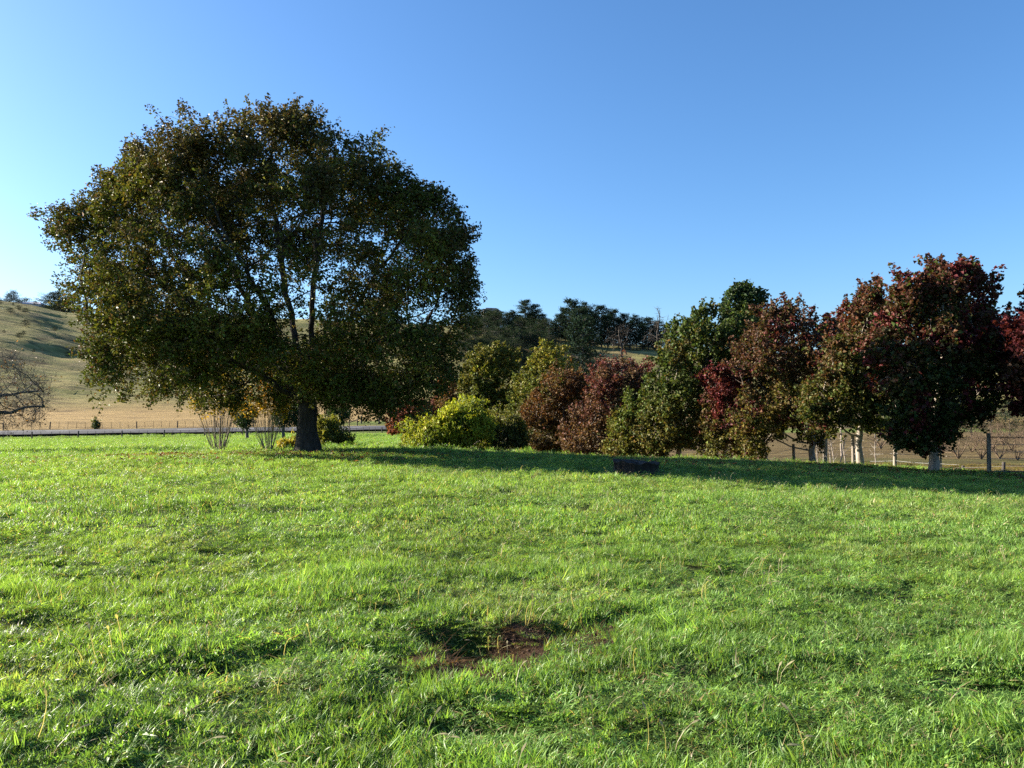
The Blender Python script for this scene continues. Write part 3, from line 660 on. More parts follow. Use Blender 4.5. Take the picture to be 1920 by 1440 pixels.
def sapling(px, d, h, seed):
    r = np.random.default_rng(seed); x = at(px, d); rt = empty('sapling', (x, d, Tz(x, d))); lean = r.normal(0, .12)
    items = [([(lean * t * h + .02 * math.sin(t * 9 + seed), 0.02 * math.cos(t * 7), h * t - .05) for t in np.linspace(0, 1, 9)], [.05 * (1 - .7 * t) for t in np.linspace(0, 1, 9)], 6)]
    for _ in range(9):
        t = r.uniform(.35, .95); b = np.array((lean * t * h, 0, h * t)); e = np.array((r.normal(0, .7), r.normal(0, .7), 1)); e /= np.linalg.norm(e)
        items.append(([b, b + e * .3, b + e * .65 + np.array((0, 0, .1))], [.016, .012, .005], 3))
    link('trunk', tubes_mesh('trunk', items, M_PALE), None, rt); tag(rt, 'thin pale bare sapling stem standing in the brown field behind the fence', 'sapling', SP)
for i, (px, d, h) in enumerate([(1532, 56, 2.6), (1541, 58, 3.0), (1549, 55, 3.2), (1558, 57, 2.4), (1565, 56, 2.6), (1572, 60, 3.0), (1585, 58, 2.5), (1640, 60, 2.2)]): sapling(px, d, h, 300 + i)

# ------------------------------------------------------------------ hill trees
def pine_mesh(seed, h, w, style):
    r = np.random.default_rng(seed); cent = []; items = [([(0, 0, -.5), (.1, 0, h * .5), (0, .1, h * .97)], [h * .02, h * .013, .05], 6)]
    nl = 24 if style == 'pine' else 16
    for i in range(nl):
        t = (.10 if style == 'pine' else .2) + (.90 if style == 'pine' else .8) * (i + r.random()) / nl; z = h * t
        rad = w * (math.sin(math.pi * min(1, (1 - t) * .75 + .14)) if style == 'pine' else math.sin(math.pi * (t * .82 + .1)))
        for b in range(5):
            a = r.uniform(0, 6.28); L = rad * r.uniform(.45, 1.1); e = np.array((math.cos(a) * L, math.sin(a) * L, L * r.uniform(.0, .45)))
            items.append(([(0, 0, z), tuple(np.array((0, 0, z)) + e * .6), tuple(np.array((0, 0, z)) + e)], [h * .006, h * .004, .02], 3))
            for u in (.45, .75, 1.0): cent.append(np.array((0, 0, z)) + e * u + r.normal(0, .12, 3) * w * .3)
    cent = np.array(cent)
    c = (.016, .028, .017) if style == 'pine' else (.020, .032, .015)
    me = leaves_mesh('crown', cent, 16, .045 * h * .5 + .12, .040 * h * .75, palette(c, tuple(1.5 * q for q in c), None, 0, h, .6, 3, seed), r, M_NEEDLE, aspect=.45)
    return tubes_mesh('trunk', items, M_GREYBARK), me
PM = [pine_mesh(400 + k, 20, 5.6, 'pine') for k in range(4)]; BM = [pine_mesh(420 + k, 9, 5.2, 'bush') for k in range(4)]
def hilltree(name, label, group, meshes, h0, px, d, top=None, h=None, wide=1.0, rz=0):
    x = at(px, d); zb = Tz(x, d); hh = (zpix(top, d) - zb) if top is not None else h
    rt = empty(name, (x, d, zb), rz); s = hh / h0; rt.scale = (s * wide, s * wide, s)
    link('trunk', meshes[0], None, rt); tag(link('crown', meshes[1], None, rt), kind='stuff'); tag(rt, label, 'tree', group)
r_ = np.random.default_rng(8)
for k, (px, top, d, w) in enumerate([(1072, 563, 386, 1.25), (1048, 590, 391, 1.1), (1100, 570, 396, 1.1), (1128, 574, 398, 1.1), (1150, 582, 402, 1.1), (1172, 590, 398, 1.1), (1194, 593, 402, 1.15), (1216, 596, 398, 1.2),
                                     (1236, 603, 402, 1.2), (1252, 612, 396, 1.1), (1112, 585, 376, 1.0), (1088, 578, 378, 1.2), (1060, 578, 398, 1.1), (1140, 592, 386, 1.2), (1182, 602, 388, 1.2), (1206, 606, 386, 1.2), (1228, 612, 390, 1.2), (1160, 600, 392, 1.2), (1038, 604, 382, .9)]):
    hilltree('pine_tree', 'tall dark pine in the plantation on the hill above the sweetgums', 'pines on the hill', PM[k % 4], 20, px, d, top, None, w, r_.uniform(0, 6))
hilltree('pine_tree', 'nearer dark pine dropping low branches beside the pale field', None, PM[1], 20, 1093, 255, 600, None, 1.0, 1)
k = 0
for px in range(868, 1046, 9):
    for row, d in enumerate((425, 395, 368, 342, 318)):
        pp = px + r_.uniform(-5, 5); hilltree('hill_tree', 'dark bushy tree in the wood covering the middle hillside', 'trees on the wooded hillside', BM[k % 4], 9, pp, d + r_.uniform(-9, 9), None, r_.uniform(6.5, 10.5) if pp < 1030 else 6, r_.uniform(.9, 1.3), r_.uniform(0, 6)); k += 1
for px, d, h, lab in [(985, 428, 17, 'tallest layered tree breaking the skyline over the wooded hillside'), (1003, 426, 15, 'slightly shorter layered tree next to the tallest on the wooded skyline'), (962, 430, 11, 'lower skyline tree on the house side of the tallest wooded one'), (1018, 424, 11, 'lower skyline tree on the pine side of the tallest wooded one')]:
    hilltree('ridge_tree', lab, 'skyline trees over the wooded hillside', PM[k % 4], 20, px, d, None, h, 1.3, k); k += 1
for px, d, h, w in [(2, 436, 8, 1.2), (14, 440, 11, .9), (22, 438, 13, .8), (46, 446, 10, 1.3), (98, 432, 14, 1.2), (108, 430, 15, 1.2), (118, 432, 13, 1.2), (-14, 436, 10, 1.2), (132, 432, 14, 1)]:
    hilltree('ridge_tree', 'hazy tree on the far ridge near the long pale building', 'ridge trees by the long building', BM[k % 4], 9, px, d, None, h, w, k); k += 1
for px, d, h, w in [(88, 430, 6, 1.6), (96, 424, 6, 1.8), (80, 432, 5, 1.6), (104, 420, 7, 1.8), (112, 416, 8, 1.8), (120, 425, 9, 1.5)]:
    hilltree('hill_tree', 'dark scrubby tree below the long building on the ridge', 'scrub below the long building', BM[k % 4], 9, px, d, None, h, w, k); k += 1
hilltree('hill_tree', 'lone thin grey green tree halfway up the grassy hill', None, BM[2], 9, 88, 345, 618, None, .75, 2)
for k2 in range(18):
    px = 1250 + k2 * 40; hilltree('hill_tree', 'distant dark tree on the low hill behind the sweetgum row', 'distant trees behind the sweetgum row', BM[k2 % 4], 9, px + r_.uniform(-12, 12), 200 + r_.uniform(-20, 60), None, r_.uniform(5, 8), 1.3, k2)
for k2 in range(10):
    px = 1640 + k2 * 36; hilltree('hedge_tree', 'low evergreen in the hedge line behind the leafless orchard', 'hedge behind the orchard', BM[k2 % 4], 9, px, 118 + r_.uniform(-5, 5), None, r_.uniform(3.6, 5.0), 1.2, k2)

for k2 in range(34):
    px = r_.uniform(-60, 170); d = r_.uniform(270, 425); hilltree('scrub_bush', 'low dark scrub bush dotted over the grassy hill under the long building', 'scrub on the grassy hill', BM[k2 % 4], 9, px, d, None, r_.uniform(1.2, 3.2), r_.uniform(1.0, 1.8), k2)
# ------------------------------------------------------------------ houses on the ridges
def house(name, label, px, d, w, dep, hw, hr, wall, roof, rz, nwin, lift=0):
    x = at(px, d); z = Tz(x, d) + lift; rt = empty(name, (x, d, z), rz)
    link('wall', boxes('wall', [(0, 0, hw / 2 - 1, w, dep, hw + 2)], wall), None, rt)
    a, b, o = w / 2 + .4, dep / 2 + .4, .003
    link('roof', py_mesh('roof', [(-a, -b, hw + o), (a, -b, hw + o), (a, b, hw + o), (-a, b, hw + o), (-a + dep * .35, 0, hw + hr), (a - dep * .35, 0, hw + hr)], [(0, 1, 5, 4), (2, 3, 4, 5), (1, 2, 5), (3, 0, 4), (3, 2, 1, 0)], roof), None, rt)
    for i in range(nwin):
        wx = -w / 2 + w * (i + .5) / nwin; wd = link('window', boxes('window', [(wx, -dep / 2 - .03, hw * .55, min(1.6, w / nwin * .55), .08, 1.2)], M_WHITE), None, rt)
        link('pane', boxes('pane', [(wx, -dep / 2 - .08, hw * .55, min(1.4, w / nwin * .48), .04, 1.0)], M_GLASS), None, wd)
    tag(rt, label, 'house'); return rt
house('long_building', 'long low pale building along the far left ridge', 45, 441, 21, 8, 3.2, 1.6, M_WALL, M_PALEROOF, .05, 6, 3.0)
house('house', 'white walled house with grey roof among trees on the middle ridge', 921, 434, 10, 7, 3.6, 2.4, M_WHITE, M_ROOF, .25, 3, 5.0)

# ------------------------------------------------------------------ fences
def cyl(name, r0, r1, h, mat, sides=8, sink=.3):
    items = [([(0, 0, -sink), (0, 0, h * .5), (0, 0, h - .02), (0, 0, h)], [r0, (r0 + r1) / 2, r1, r1 * .8], sides)]
    me = tubes_mesh(name, items, mat); n = len(me.vertices)
    import bmesh
    bm = bmesh.new(); bm.from_mesh(me); bm.verts.ensure_lookup_table(); bm.faces.new([bm.verts[n - sides + i] for i in range(sides)]); bm.to_mesh(me); bm.free()
    return me
def road_fence(label, v, s0, s1, bay, nb, h, name='post_and_wire_fence'):
    x0, y0 = vs_to_xy(v, s0); rt = empty(name, (x0, y0, Tz(x0, y0))); off = np.array(rt.location)
    pm = cyl('post', .10, .09, h, M_DARKPOST); bm_ = boxes('batten', [(0, 0, h * .47, .05, .04, h * .9)], M_DARKPOST); wp = []
    S = np.arange(s0, s1, bay); r = np.random.default_rng(int(v))
    for s in S:
        x, y = vs_to_xy(v, s); p = np.array((x, y, Tz(x, y))); o = link('post', pm, None, rt); o.location = p - off; o.rotation_euler = (r.normal(0, .03), r.normal(0, .03), 0); wp.append(p - off)
        if s + bay < s1:
            for j in range(1, nb + 1):
                ssv = s + bay * j / (nb + 1); x, y = vs_to_xy(v, ssv); o = link('batten', bm_, None, rt); o.location = np.array((x, y, Tz(x, y) + .03)) - off; o.rotation_euler = (r.normal(0, .05), r.normal(0, .06), .47)
    for wz in (.2, .42, .64, .86, h - .08):
        link('wire', tubes_mesh('wire', [([p + np.array((0, -.1, wz)) for p in wp], [.012] * len(wp), 4)], M_DARKPOST), None, rt)
    tag(rt, label, 'fence', 'roadside fences'); return rt
road_fence('post and wire fence along the near side of the road at the meadow edge', 122, -70, 70, 5.4, 4, 1.1)
road_fence('post and wire fence between the road and the brown paddock', 142.5, -72, 72, 6.2, 4, 1.15)

def fence_right(label, pts, h, rad, mat, wires, seed, kind='sweetgum row fences'):
    x0, y0 = at(*pts[0]), pts[0][1]; rt = empty('post_and_wire_fence', (x0, y0, Tz(x0, y0))); off = np.array(rt.location); r = np.random.default_rng(seed); wp = []
    pm = [cyl('post', rad, rad * .92, h * f, mat, 10) for f in (1, 1.05, .96)]
    for i, (px, d) in enumerate(pts):
        x = at(px, d); p = np.array((x, d, Tz(x, d))); o = link('post', pm[i % 3], None, rt); o.location = p - off; o.rotation_euler = (r.normal(0, .02), r.normal(0, .03), r.uniform(0, 6)); wp.append(p - off)
    for wz in wires:
        path = []
        for a, b in zip(wp[:-1], wp[1:]):
            for t in (0, .25, .5, .75): path.append(a + (b - a) * t + np.array((0, -rad, wz * h - .02 * math.sin(math.pi * t))))
        path.append(wp[-1] + np.array((0, -rad, wz * h)))
        link('wire', tubes_mesh('wire', [(path, [.006] * len(path), 4)], M_WIRE), None, rt)
    tag(rt, label, 'fence', kind); return rt
fence_right('post and wire fence running just behind the sweetgum trunks', [(1852, 24.6), (1760, 26), (1676, 27.7), (1599, 29.6), (1546, 31.5), (1488, 34), (1437, 36.5), (1392, 39), (1330, 42), (1270, 45)], 1.30, .066, M_POST, (.22, .42, .62, .82), 7)
fence_right('lower dark post fence crossing the brown field behind the gate', [(2010, 37), (1878, 38.5), (1803, 40), (1733, 41.5), (1660, 43.5), (1590, 46), (1530, 49), (1470, 52)], 1.2, .085, M_DARKPOST, (.3, .6, .88), 9)
# tubular gate
def gate():
    d0, p0 = 24.5, 1855; x0 = at(p0, d0); z0 = Tz(x0, d0); rt = empty('metal_gate', (x0, d0, z0), -.12); w, h = 3.0, 1.18
    items = lambda a, b, r_=.02: tubes_mesh('rail', [([a, b], [r_, r_], 8)], M_GREYBARK)
    link('frame', tubes_mesh('frame', [([(0, 0, .1), (0, 0, h), (w, 0, h), (w, 0, .1), (0, 0, .1)], [.017] * 5, 8)], M_GREYBARK), None, rt)
    for z in (.3, .5, .72, .95): link('rail', tubes_mesh('rail', [([(0, 0, z), (w, 0, z)], [.008, .008], 6)], M_WIRE), None, rt)
    tag(rt, 'thin metal pipe gate hung at the end of the wire fence', 'gate')
gate()
# roadside posts
def strainer(px, d, side, label):
    x = at(px, d); rt = empty('strainer_post', (x, d, Tz(x, d))); link('post', cyl('post', .17, .16, 1.5, M_DARKPOST), None, rt)
    link('brace', tubes_mesh('brace', [([(0, -.05, 1.05), (side * 2.6, -.05, .12)], [.09, .09], 8)], M_DARKPOST), None, rt); tag(rt, label, 'post', 'braced posts across the road')
strainer(678, 152, -1, 'dark braced post across the road, its stay leaning towards the capped pole')
strainer(711, 152, 1, 'dark braced post across the road, its stay leaning towards the brick red tree')
def pole(name, label, px, d, h, r0, mat, cap):
    x = at(px, d); rt = empty(name, (x, d, Tz(x, d))); link('post', cyl('post', r0, r0 * .9, h, mat), None, rt)
    c = link('cap', cyl('cap', r0 * 1.5, r0 * 1.5, .3, M_WHITE, 8, 0), None, rt); c.location = (0, 0, h - .02); tag(rt, label, 'post')
pole('roadside_pole', 'tall brown roadside pole with white cap beside the flat topped dark tree', 655, 134, 3.3, .10, M_BROWNTWIG, True)
pole('marker_post', 'short white marker post under the brick red tree', 743, 122, .95, .08, M_WHITE, True)

# ------------------------------------------------------------------ stump
def stump():
    d = 19.4; x = at(1192, d); zb = Tz(x, d) + .05; rt = empty('tree_stump', (x, d, zb)); r = np.random.default_rng(3); n = 56; V, Fc = [], []
    ph = r.uniform(0, 6.28, 6)
    lv = [(-.1, 1.10), (.0, 1.03), (.07, .96), (.13, .94), (.20, .96), (.262, 1.0), (.28, .975)]
    for z, s in lv:
        for i in range(n):
            a = 2 * math.pi * i / n; w = 1 + .05 * math.sin(3 * a + ph[0]) + .045 * math.sin(7 * a + ph[1]) + .035 * math.sin(13 * a + ph[2] + 2 * z) + .012 * math.sin(23 * a + ph[3] + z * 9)
            V.append((.57 * s * w * math.cos(a), .54 * s * w * math.sin(a), z + (.022 * math.sin(5 * a + ph[4]) + .016 * math.sin(11 * a + ph[5])) * (z > .1) - .03 * math.cos(a) * (z > .2)))
    for k in range(len(lv) - 1):
        for i in range(n): j = (i + 1) % n; Fc.append((k * n + i, k * n + j, (k + 1) * n + j, (k + 1) * n + i))
    link('bark', py_mesh('bark', V, Fc, M_STUMP, False), None, rt)
    T2, F2 = [], []
    for k, f in enumerate((.985, .7, .4, .12)):
        for i in range(n): b = V[(len(lv) - 1) * n + i]; T2.append((b[0] * f / .985, b[1] * f / .985, b[2] - (.0, .012, .02, .03)[k] + r.normal(0, .003) * (k > 0) + .001))
    for k in range(3):
        for i in range(n): j = (i + 1) % n; F2.append((k * n + i, k * n + j, (k + 1) * n + j, (k + 1) * n + i))
    F2.append(tuple(3 * n + i for i in range(n)))
    link('cut_face', py_mesh('cut_face', T2, F2, M_STUMPTOP, False), None, rt)
    tag(rt, 'wide low dark sawn tree stump in the oak shadow on the grass', 'stump')
stump()

# ------------------------------------------------------------------ grass
def grass_mat(name):
    m, nt, out = new_mat(name); L = nt.links.new
    a = N(nt, 'ShaderNodeAttribute', attribute_name='blade'); t = N(nt, 'ShaderNodeAttribute', attribute_name='tint', attribute_type='INSTANCER')
    c = mixc(nt, 1.0, a.outputs['Color'], t.outputs['Color'], 'MULTIPLY')
    p = N(nt, 'ShaderNodeBsdfPrincipled'); p.inputs['Roughness'].default_value = .46; p.inputs['Specular IOR Level'].default_value = .34; L(c, p.inputs['Base Color'])
    tr = N(nt, 'ShaderNodeBsdfTranslucent'); L(mixc(nt, 1.0, c, (1.25, 1.2, .5), 'MULTIPLY'), tr.inputs[0])
    mx = N(nt, 'ShaderNodeMixShader'); mx.inputs[0].default_value = .48; L(p.outputs[0], mx.inputs[1]); L(tr.outputs[0], mx.inputs[2]); L(mx.outputs[0], out.inputs[0])
    return m
M_GRASS = grass_mat('grass')
def clump(seed, n, rad, h, w, seg, dry=.06, lean=.55, kind='grass'):
    r = np.random.default_rng(seed); V, Fc, Cc = [], [], []; off = 0
    a = r.uniform(0, 2 * math.pi, n); q = rad * np.sqrt(r.random(n)); az = r.uniform(0, 2 * math.pi, n)
    hh = h * r.uniform(.45, 1.25, n); ww = w * r.uniform(.6, 1.3, n); ln = lean * r.uniform(.2, 1.5, n)
    isdry = r.random(n) < dry
    t = np.linspace(0, 1, seg + 1)
    for i in range(n):
        b = np.array((math.cos(a[i]) * q[i], math.sin(a[i]) * q[i], -.012)); dv = np.array((math.cos(az[i]), math.sin(az[i]), 0)); sv = np.array((-dv[1], dv[0], 0))
        l = ln[i] * (1.6 if isdry[i] else 1)
        ctr = b + np.outer(t**1.7 * hh[i] * l, dv); ctr[:, 2] += hh[i] * (t - .28 * l * t * t); wd = ww[i] * (1 - t**1.6) * .5
        tw = sv * math.cos(.6 * (r.random() - .5)) + np.array((0, 0, 1)) * .25 * (r.random() - .5)
        left = ctr[:-1] + wd[:-1, None] * tw; right = ctr[:-1] - wd[:-1, None] * tw
        vv = np.empty((2 * seg + 1, 3)); vv[0:2 * seg:2] = left; vv[1:2 * seg:2] = right; vv[2 * seg] = ctr[-1]; V.append(vv)
        for k in range(seg - 1): o = off + 2 * k; Fc += [(o, o + 1, o + 3), (o, o + 3, o + 2)]
        o = off + 2 * (seg - 1); Fc.append((o, o + 1, o + 2)); off += 2 * seg + 1
        if isdry[i]: c = np.array((.30, .24, .12)) * r.uniform(.7, 1.2)
        else:
            u = r.random(); c = (np.array((.076, .182, .036)) * (1 - u) + np.array((.212, .332, .074)) * u) * r.uniform(.75, 1.25)
        Cc.append(np.repeat(np.append(c, 1)[None], 2 * seg + 1, 0))
    me = np_mesh('grass_clump', np.concatenate(V), np.array(Fc), False, M_GRASS)
    me.attributes.new('blade', 'FLOAT_COLOR', 'POINT').data.foreach_set('color', np.concatenate(Cc).astype(np.float32).ravel())
    return me
def broadleaf(seed, n, size):
    r = np.random.default_rng(seed); V, Fc, Cc = [], [], []
    for i in range(n):
        a = r.uniform(0, 6.28); dv = np.array((math.cos(a), math.sin(a), 0)); sv = np.array((-dv[1], dv[0], 0)); L = size * r.uniform(.6, 1.2); o = len(V); el = r.uniform(.25, 1.0)
        for t, wd in ((0, .04), (.35, .22), (.7, .24), (1, .02)):
            c = dv * L * t * (1 - .2 * el) + np.array((0, 0, L * el * (t - .45 * t * t))); V += [c + sv * wd * L, c + np.array((0, 0, -.03 * L)), c - sv * wd * L]
        for k in range(3):
            for j in range(2): p = o + 3 * k + j; Fc.append((p, p + 1, p + 4, p + 3))
        u = r.random(); c = (np.array((.05, .13, .02)) * (1 - u) + np.array((.13, .22, .03)) * u); Cc += [np.append(c, 1)] * 12
    me = py_mesh('weed', [tuple(v) for v in V], Fc, M_GRASS)
    me.attributes.new('blade', 'FLOAT_COLOR', 'POINT').data.foreach_set('color', np.array(Cc, np.float32).ravel()); return me
def seedhead(seed, n, h):
    r = np.random.default_rng(seed); V, Fc, Cc = [], [], []
    for i in range(n):
        a = r.uniform(0, 6.28); dv = np.array((math.cos(a), math.sin(a), 0)); sv = np.array((-dv[1], dv[0], 0)); b = r.normal(0, .05, 3) * (1, 1, 0); H = h * r.uniform(.6, 1.1); o = len(V)
        ts = [0, .3, .6, .8, .86, .93, 1.0]; ws = [.0022, .002, .0018, .0016, .006, .007, .001]
        for t, w in zip(ts, ws):
            c = b + dv * H * .55 * t**2.4 + np.array((0, 0, H * (t - .22 * t**4))); V += [c + sv * w, c - sv * w]
        for k in range(6): p = o + 2 * k; Fc.append((p, p + 1, p + 3, p + 2))
        Cc += [np.array((.34, .30, .17, 1))] * 14
    me = py_mesh('seedhead', [tuple(v) for v in V], Fc, M_GRASS)
    me.attributes.new('blade', 'FLOAT_COLOR', 'POINT').data.foreach_set('color', np.array(Cc, np.float32).ravel()); return me
def collection(name, meshes):
    c = bpy.data.collections.new(name)
    for i, me in enumerate(meshes):
        o = bpy.data.objects.new('%s_%02d' % (name, i), me); c.objects.link(o)
    return c
def scatter(name, label, P, rot, scl, tint, idx, coll):
    me = bpy.data.meshes.new(name); me.vertices.add(len(P)); me.vertices.foreach_set('co', np.ascontiguousarray(P, np.float32).ravel())
    for nm, arr in (('rot', rot), ('scl', scl)): me.attributes.new(nm, 'FLOAT_VECTOR', 'POINT').data.foreach_set('vector', np.ascontiguousarray(arr, np.float32).ravel())
    c4 = np.concatenate([tint, np.ones((len(P), 1))], 1); me.attributes.new('tint', 'FLOAT_COLOR', 'POINT').data.foreach_set('color', np.ascontiguousarray(c4, np.float32).ravel())
    me.attributes.new('idx', 'INT', 'POINT').data.foreach_set('value', np.ascontiguousarray(idx, np.int32))
    me.update()
    o = link(name, me)
    g = bpy.data.node_groups.new(name, 'GeometryNodeTree'); g.interface.new_socket('Geometry', in_out='INPUT', socket_type='NodeSocketGeometry'); g.interface.new_socket('Geometry', in_out='OUTPUT', socket_type='NodeSocketGeometry')
    gi = g.nodes.new('NodeGroupInput'); go = g.nodes.new('NodeGroupOutput'); ip = g.nodes.new('GeometryNodeInstanceOnPoints'); ci = g.nodes.new('GeometryNodeCollectionInfo')
    ci.inputs['Collection'].default_value = coll; ci.inputs['Separate Children'].default_value = True; ci.inputs['Reset Children'].default_value = True
    def na(nm, dt): n = g.nodes.new('GeometryNodeInputNamedAttribute'); n.data_type = dt; n.inputs['Name'].default_value = nm; return n.outputs['Attribute']
    g.links.new(gi.outputs[0], ip.inputs['Points']); g.links.new(ci.outputs[0], ip.inputs['Instance']); ip.inputs['Pick Instance'].default_value = True
    g.links.new(na('idx', 'INT'), ip.inputs['Instance Index']); g.links.new(na('rot', 'FLOAT_VECTOR'), ip.inputs['Rotation']); g.links.new(na('scl', 'FLOAT_VECTOR'), ip.inputs['Scale'])
    g.links.new(ip.outputs[0], go.inputs[0])
    md = o.modifiers.new('scatter', 'NODES'); md.node_group = g
    tag(o, label, 'grass', kind='stuff'); return o
def fan(n, d0, d1, r, half=.76):
    d = np.sqrt(r.uniform(d0 * d0, d1 * d1, n)); x = r.uniform(-half, half, n) * d + r.uniform(-1, 1, n) * .8; return x, d
def tints(x, y, r):
    a = fbm(x / 2.2, y / 1.6, 101, 3); b = fbm(x / .7, y / .6, 111, 2); c = fbm(x / 9, y / 7, 121, 2)
    t = np.ones((len(x), 3)) * (.72 + .56 * b)[:, None]
    w = ss(.45, .68, .6 * a + .4 * c)[:, None]; t = t * (1 - w) + t * np.array((1.18, 1.10, 1.05)) * w
    w = ss(.60, .74, fbm(x / 1.3 + 40, y / 1.1, 131, 3))[:, None]; t = t * (1 - w) + t * np.array((1.22, 1.05, 1.3)) * w
    return np.clip(t * r.uniform(.72, 1.28, (len(x), 1)), .2, 3)
def hole_mask(x, y):
    m = 0 * x
    for (cx, cy, rx, ry, dep) in HOLES: m = np.maximum(m, np.exp(-(((x - cx) / rx)**2 + ((y - cy) / ry)**2)))
    return m
def grass_band(name, label, d0, d1, n, coll, nvar, smin, smax, seed, cond=None, tuft=True):
    r = np.random.default_rng(seed); x, y = fan(n, d0, d1, r)
    k = r.random(n) > soil_mask(x, y) * .955
    if cond is not None: k &= cond(x, y, r)
    x, y = x[k], y[k]; n = len(x); z = T(x, y)
    tu = fbm(x / .8, y / .55, 141, 3); big = fbm(x / 2.6, y / 1.8, 151, 2)
    s = r.uniform(smin, smax, n) * (.45 + 1.25 * ss(.35, .72, tu)) * (.75 + .55 * ss(.4, .68, big)) * (1 - .3 * hole_mask(x, y))
    rot = np.stack([r.normal(0, .30, n), r.normal(0, .30, n), r.uniform(0, 6.28, n)], 1)
    sx = r.uniform(.85, 1.2, n)
    return scatter(name, label, np.stack([x, y, z], 1), rot, np.stack([sx, sx, s], 1), tints(x, y, r), r.integers(0, nvar, n), coll)
CA = collection('turf_near', [clump(500 + k, 135, .12, .045 + .010 * (k % 3), .0064, 3, .05 + .03 * (k % 3), .75 + .2 * (k % 2)) for k in range(8)])
CB = collection('turf_mid', [clump(520 + k, 130, .20, .052, .0095, 3, .06, .8) for k in range(6)])
CC = collection('turf_far', [clump(540 + k, 130, .42, .08, .018, 2, .05) for k in range(5)])
def not_field(x, y, r):
    v = np.where(x < 0, -.45 * x, -.10 * x) + .89 * y
    fld = ss(-2, 3, x) * ss(27, 33, y + .35 * np.maximum(x - 12, 0))
    return (v < 128) & (r.random(len(x)) > fld)
grass_band('grass', 'lush blades of grass in the foreground turf', 2.4, 9.5, 14000, CA, 8, .5, 1.6, 1)
grass_band('grass', 'bright green grass across the middle of the meadow', 9, 30, 30000, CB, 6, .6, 1.5, 2, not_field)
grass_band('grass', 'pale green grass on the far meadow slope', 28, 125, 52000, CC, 5, .8, 1.3, 3, not_field)
# rank dry grass beyond the fence and along the tree line
CR = collection('rank_grass', [clump(640 + k, 90, .34, .24, .012, 3, .8, .8) for k in range(4)])
r_ = np.random.default_rng(61); x = r_.uniform(2, 46, 9000); y = r_.uniform(25, 66, 9000); fl = ss(-2, 3, x) * ss(27, 33, y + .35 * np.maximum(x - 12, 0))
k = (np.abs(x) < .8 * y) & (r_.random(9000) < fl * (.15 + .85 * ss(.42, .62, fbm(x / 4, y / 3, 191, 3)))) & ~((np.abs(y - 26.5) < 2.5) & (x > 16)); x, y = x[k], y[k]; n = len(x); q = r_.random((n, 1))
scatter('dry_grass', 'rank brown dry grass in the field behind the sweetgums', np.stack([x, y, T(x, y)], 1), np.stack([r_.normal(0, .1, n), r_.normal(0, .1, n), r_.uniform(0, 6.28, n)], 1), np.stack([r_.uniform(.8, 1.4, n), r_.uniform(.8, 1.4, n), r_.uniform(.4, 1.2, n)], 1),
        np.array((.62, .52, .42)) * (1 - q) + np.array((.95, .85, .6)) * q, r_.integers(0, 4, n), CR)
# weeds, dry stalks and seed heads
CW = collection('weed', [broadleaf(560 + k, 9, .055) for k in range(4)])
r_ = np.random.default_rng(31)
x, y = fan(260, 2.8, 11, r_); k = (fbm(x / 1.1, y / 1.0, 161, 2) > .52) & (soil_mask(x, y) < .5); x, y = x[k], y[k]
wx = np.array([.62, .70, .78, .86, .93, .74, -.75, -.9, -.65, -.82]); wy = np.array([5.95, 6.05, 5.98, 6.08, 6.0, 6.12, 5.05, 4.95, 4.85, 5.1]); x = np.concatenate([x, wx]); y = np.concatenate([y, wy]); n = len(x)
scatter('weeds', 'broad leaved weeds growing among the foreground grass', np.stack([x, y, T(x, y) + .015], 1), np.stack([r_.normal(0, .1, n), r_.normal(0, .1, n), r_.uniform(0, 6.28, n)], 1), np.repeat(r_.uniform(.7, 1.3, n)[:, None], 3, 1), np.repeat(r_.uniform(.9, 1.4, n)[:, None], 3, 1), r_.integers(0, 4, n), CW)
CS = collection('seedhead', [seedhead(580 + k, 3, .26) for k in range(5)])
x, y = fan(420, 3, 14, r_); k = fbm(x / 2, y / 1.6, 171, 2) > .5; x, y = x[k], y[k]
xr = r_.uniform(-3, 15, 300); yr = 17.2 - .14 * xr + r_.normal(0, .8, 300); x = np.concatenate([x, xr]); y = np.concatenate([y, yr]); n = len(x)
scatter('seed_stalks', 'thin straw coloured seed stalks standing above the turf', np.stack([x, y, T(x, y)], 1), np.stack([r_.normal(0, .2, n), r_.normal(0, .2, n), r_.uniform(0, 6.28, n)], 1), np.repeat(r_.uniform(.6, 1.15, n)[:, None], 3, 1), np.ones((n, 3)), r_.integers(0, 5, n), CS)
CD = collection('thatch', [clump(600 + k, 26, .10, .07, .0045, 3, 1.0, 1.3) for k in range(5)])
x, y = fan(1500, 2.6, 10, r_); k = r_.random(len(x)) < .08 + .9 * ss(.5, .66, fbm(x / .9, y / .7, 181, 3)); x, y = x[k], y[k]
xs = r_.uniform(-.6, .8, 260); ys = r_.uniform(4.5, 5.9, 260); k = soil_mask(xs, ys) > .25; x = np.concatenate([x, xs[k]]); y = np.concatenate([y, ys[k]]); n = len(x); sm = soil_mask(x, y)
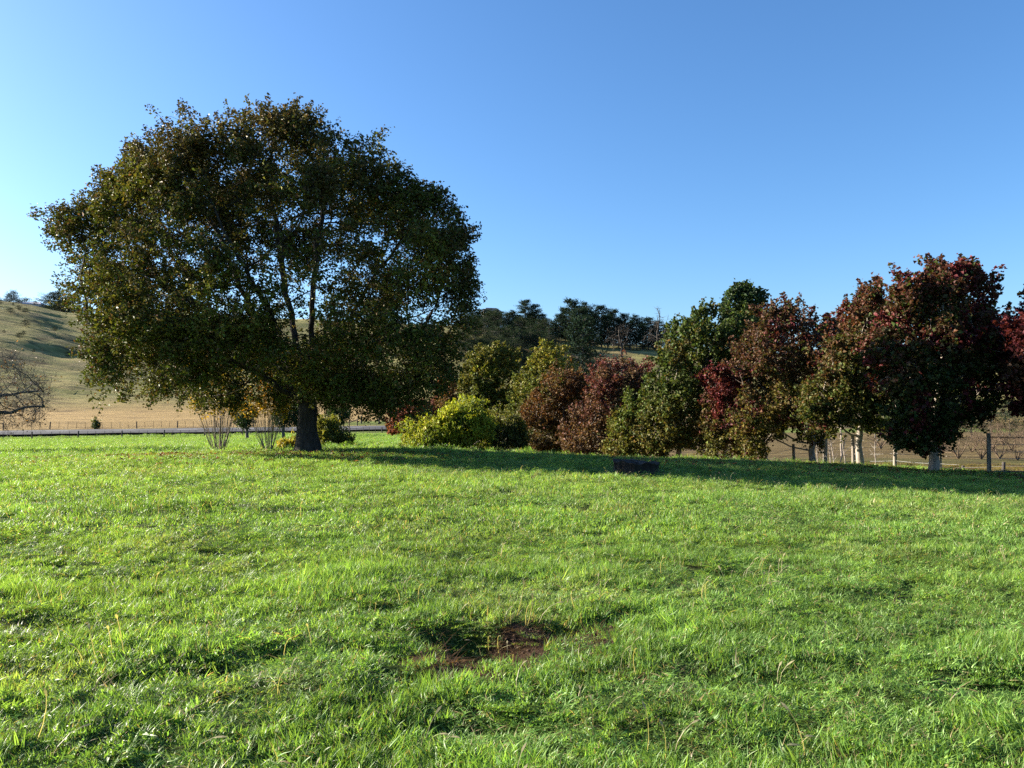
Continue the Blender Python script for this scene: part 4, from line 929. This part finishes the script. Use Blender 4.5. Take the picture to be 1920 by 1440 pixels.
scatter('dead_grass', 'dry straw coloured thatch scattered through the foreground turf', np.stack([x, y, T(x, y)], 1), np.stack([r_.normal(0, .2, n), r_.normal(0, .2, n), r_.uniform(0, 6.28, n)], 1), np.stack([r_.uniform(.8, 1.3, n), r_.uniform(.8, 1.3, n), r_.uniform(.5, 1.1, n) * (1 - .55 * sm)], 1),
        np.ones((n, 3)) * (1 - .62 * sm)[:, None] * np.where(sm[:, None] > .3, np.array((1.0, .72, .6)), 1.0), r_.integers(0, 5, n), CD)
# soil crumbs
r_ = np.random.default_rng(44); x = r_.uniform(-.9, 1.1, 3000); y = r_.uniform(4.3, 6.0, 3000); k = soil_mask(x, y) > .5; x, y = x[k][:700], y[k][:700]; n = len(x); sz = .004 + .014 * r_.random(n)**3
oc = np.array([(1, 0, 0), (-1, 0, 0), (0, 1, 0), (0, -1, 0), (0, 0, .8), (0, 0, -.8)]); of = np.array([(0, 2, 4), (2, 1, 4), (1, 3, 4), (3, 0, 4), (2, 0, 5), (1, 2, 5), (3, 1, 5), (0, 3, 5)])
V = (np.stack([x, y, T(x, y) + sz * .3], 1)[:, None] + oc[None] * sz[:, None, None] * r_.uniform(.6, 1.4, (n, 6, 1))).reshape(-1, 3)
M_CLOD = noisy_mat('soil_crumb', (.03, .017, .011), (.11, .065, .042), (60, 60, 60), .95, .5, .004)
tag(link('soil_crumbs', np_mesh('soil_crumbs', V, (np.arange(n)[:, None, None] * 6 + of[None]).reshape(-1, 3), False, M_CLOD)), 'dark crumbs of earth in the bare soil scrape', 'soil', kind='stuff')
# fallen leaves
r_ = np.random.default_rng(41); n = 1500
x = at(300, 25.6) + r_.normal(0, 1.9, n); y = 25.4 + r_.normal(0, .55, n); x = np.concatenate([x, r_.normal(-7, 4, 1800), r_.uniform(3, 16, 1800)]); y = np.concatenate([y, r_.normal(25.5, 2.5, 1800), r_.normal(24.5, 2.2, 1800)])
P = np.stack([x, y, T(x, y) + .065], 1)
tag(link('fallen_leaves', leaves_mesh('fallen_leaves', P, 1, .02, .11, palette((.20, .10, .05), (.16, .07, .035), None, -1, 1), r_, M_LEAF, up=2.0, droop=0)), 'brown fallen leaves scattered on the grass around the oak', 'leaves', kind='stuff')
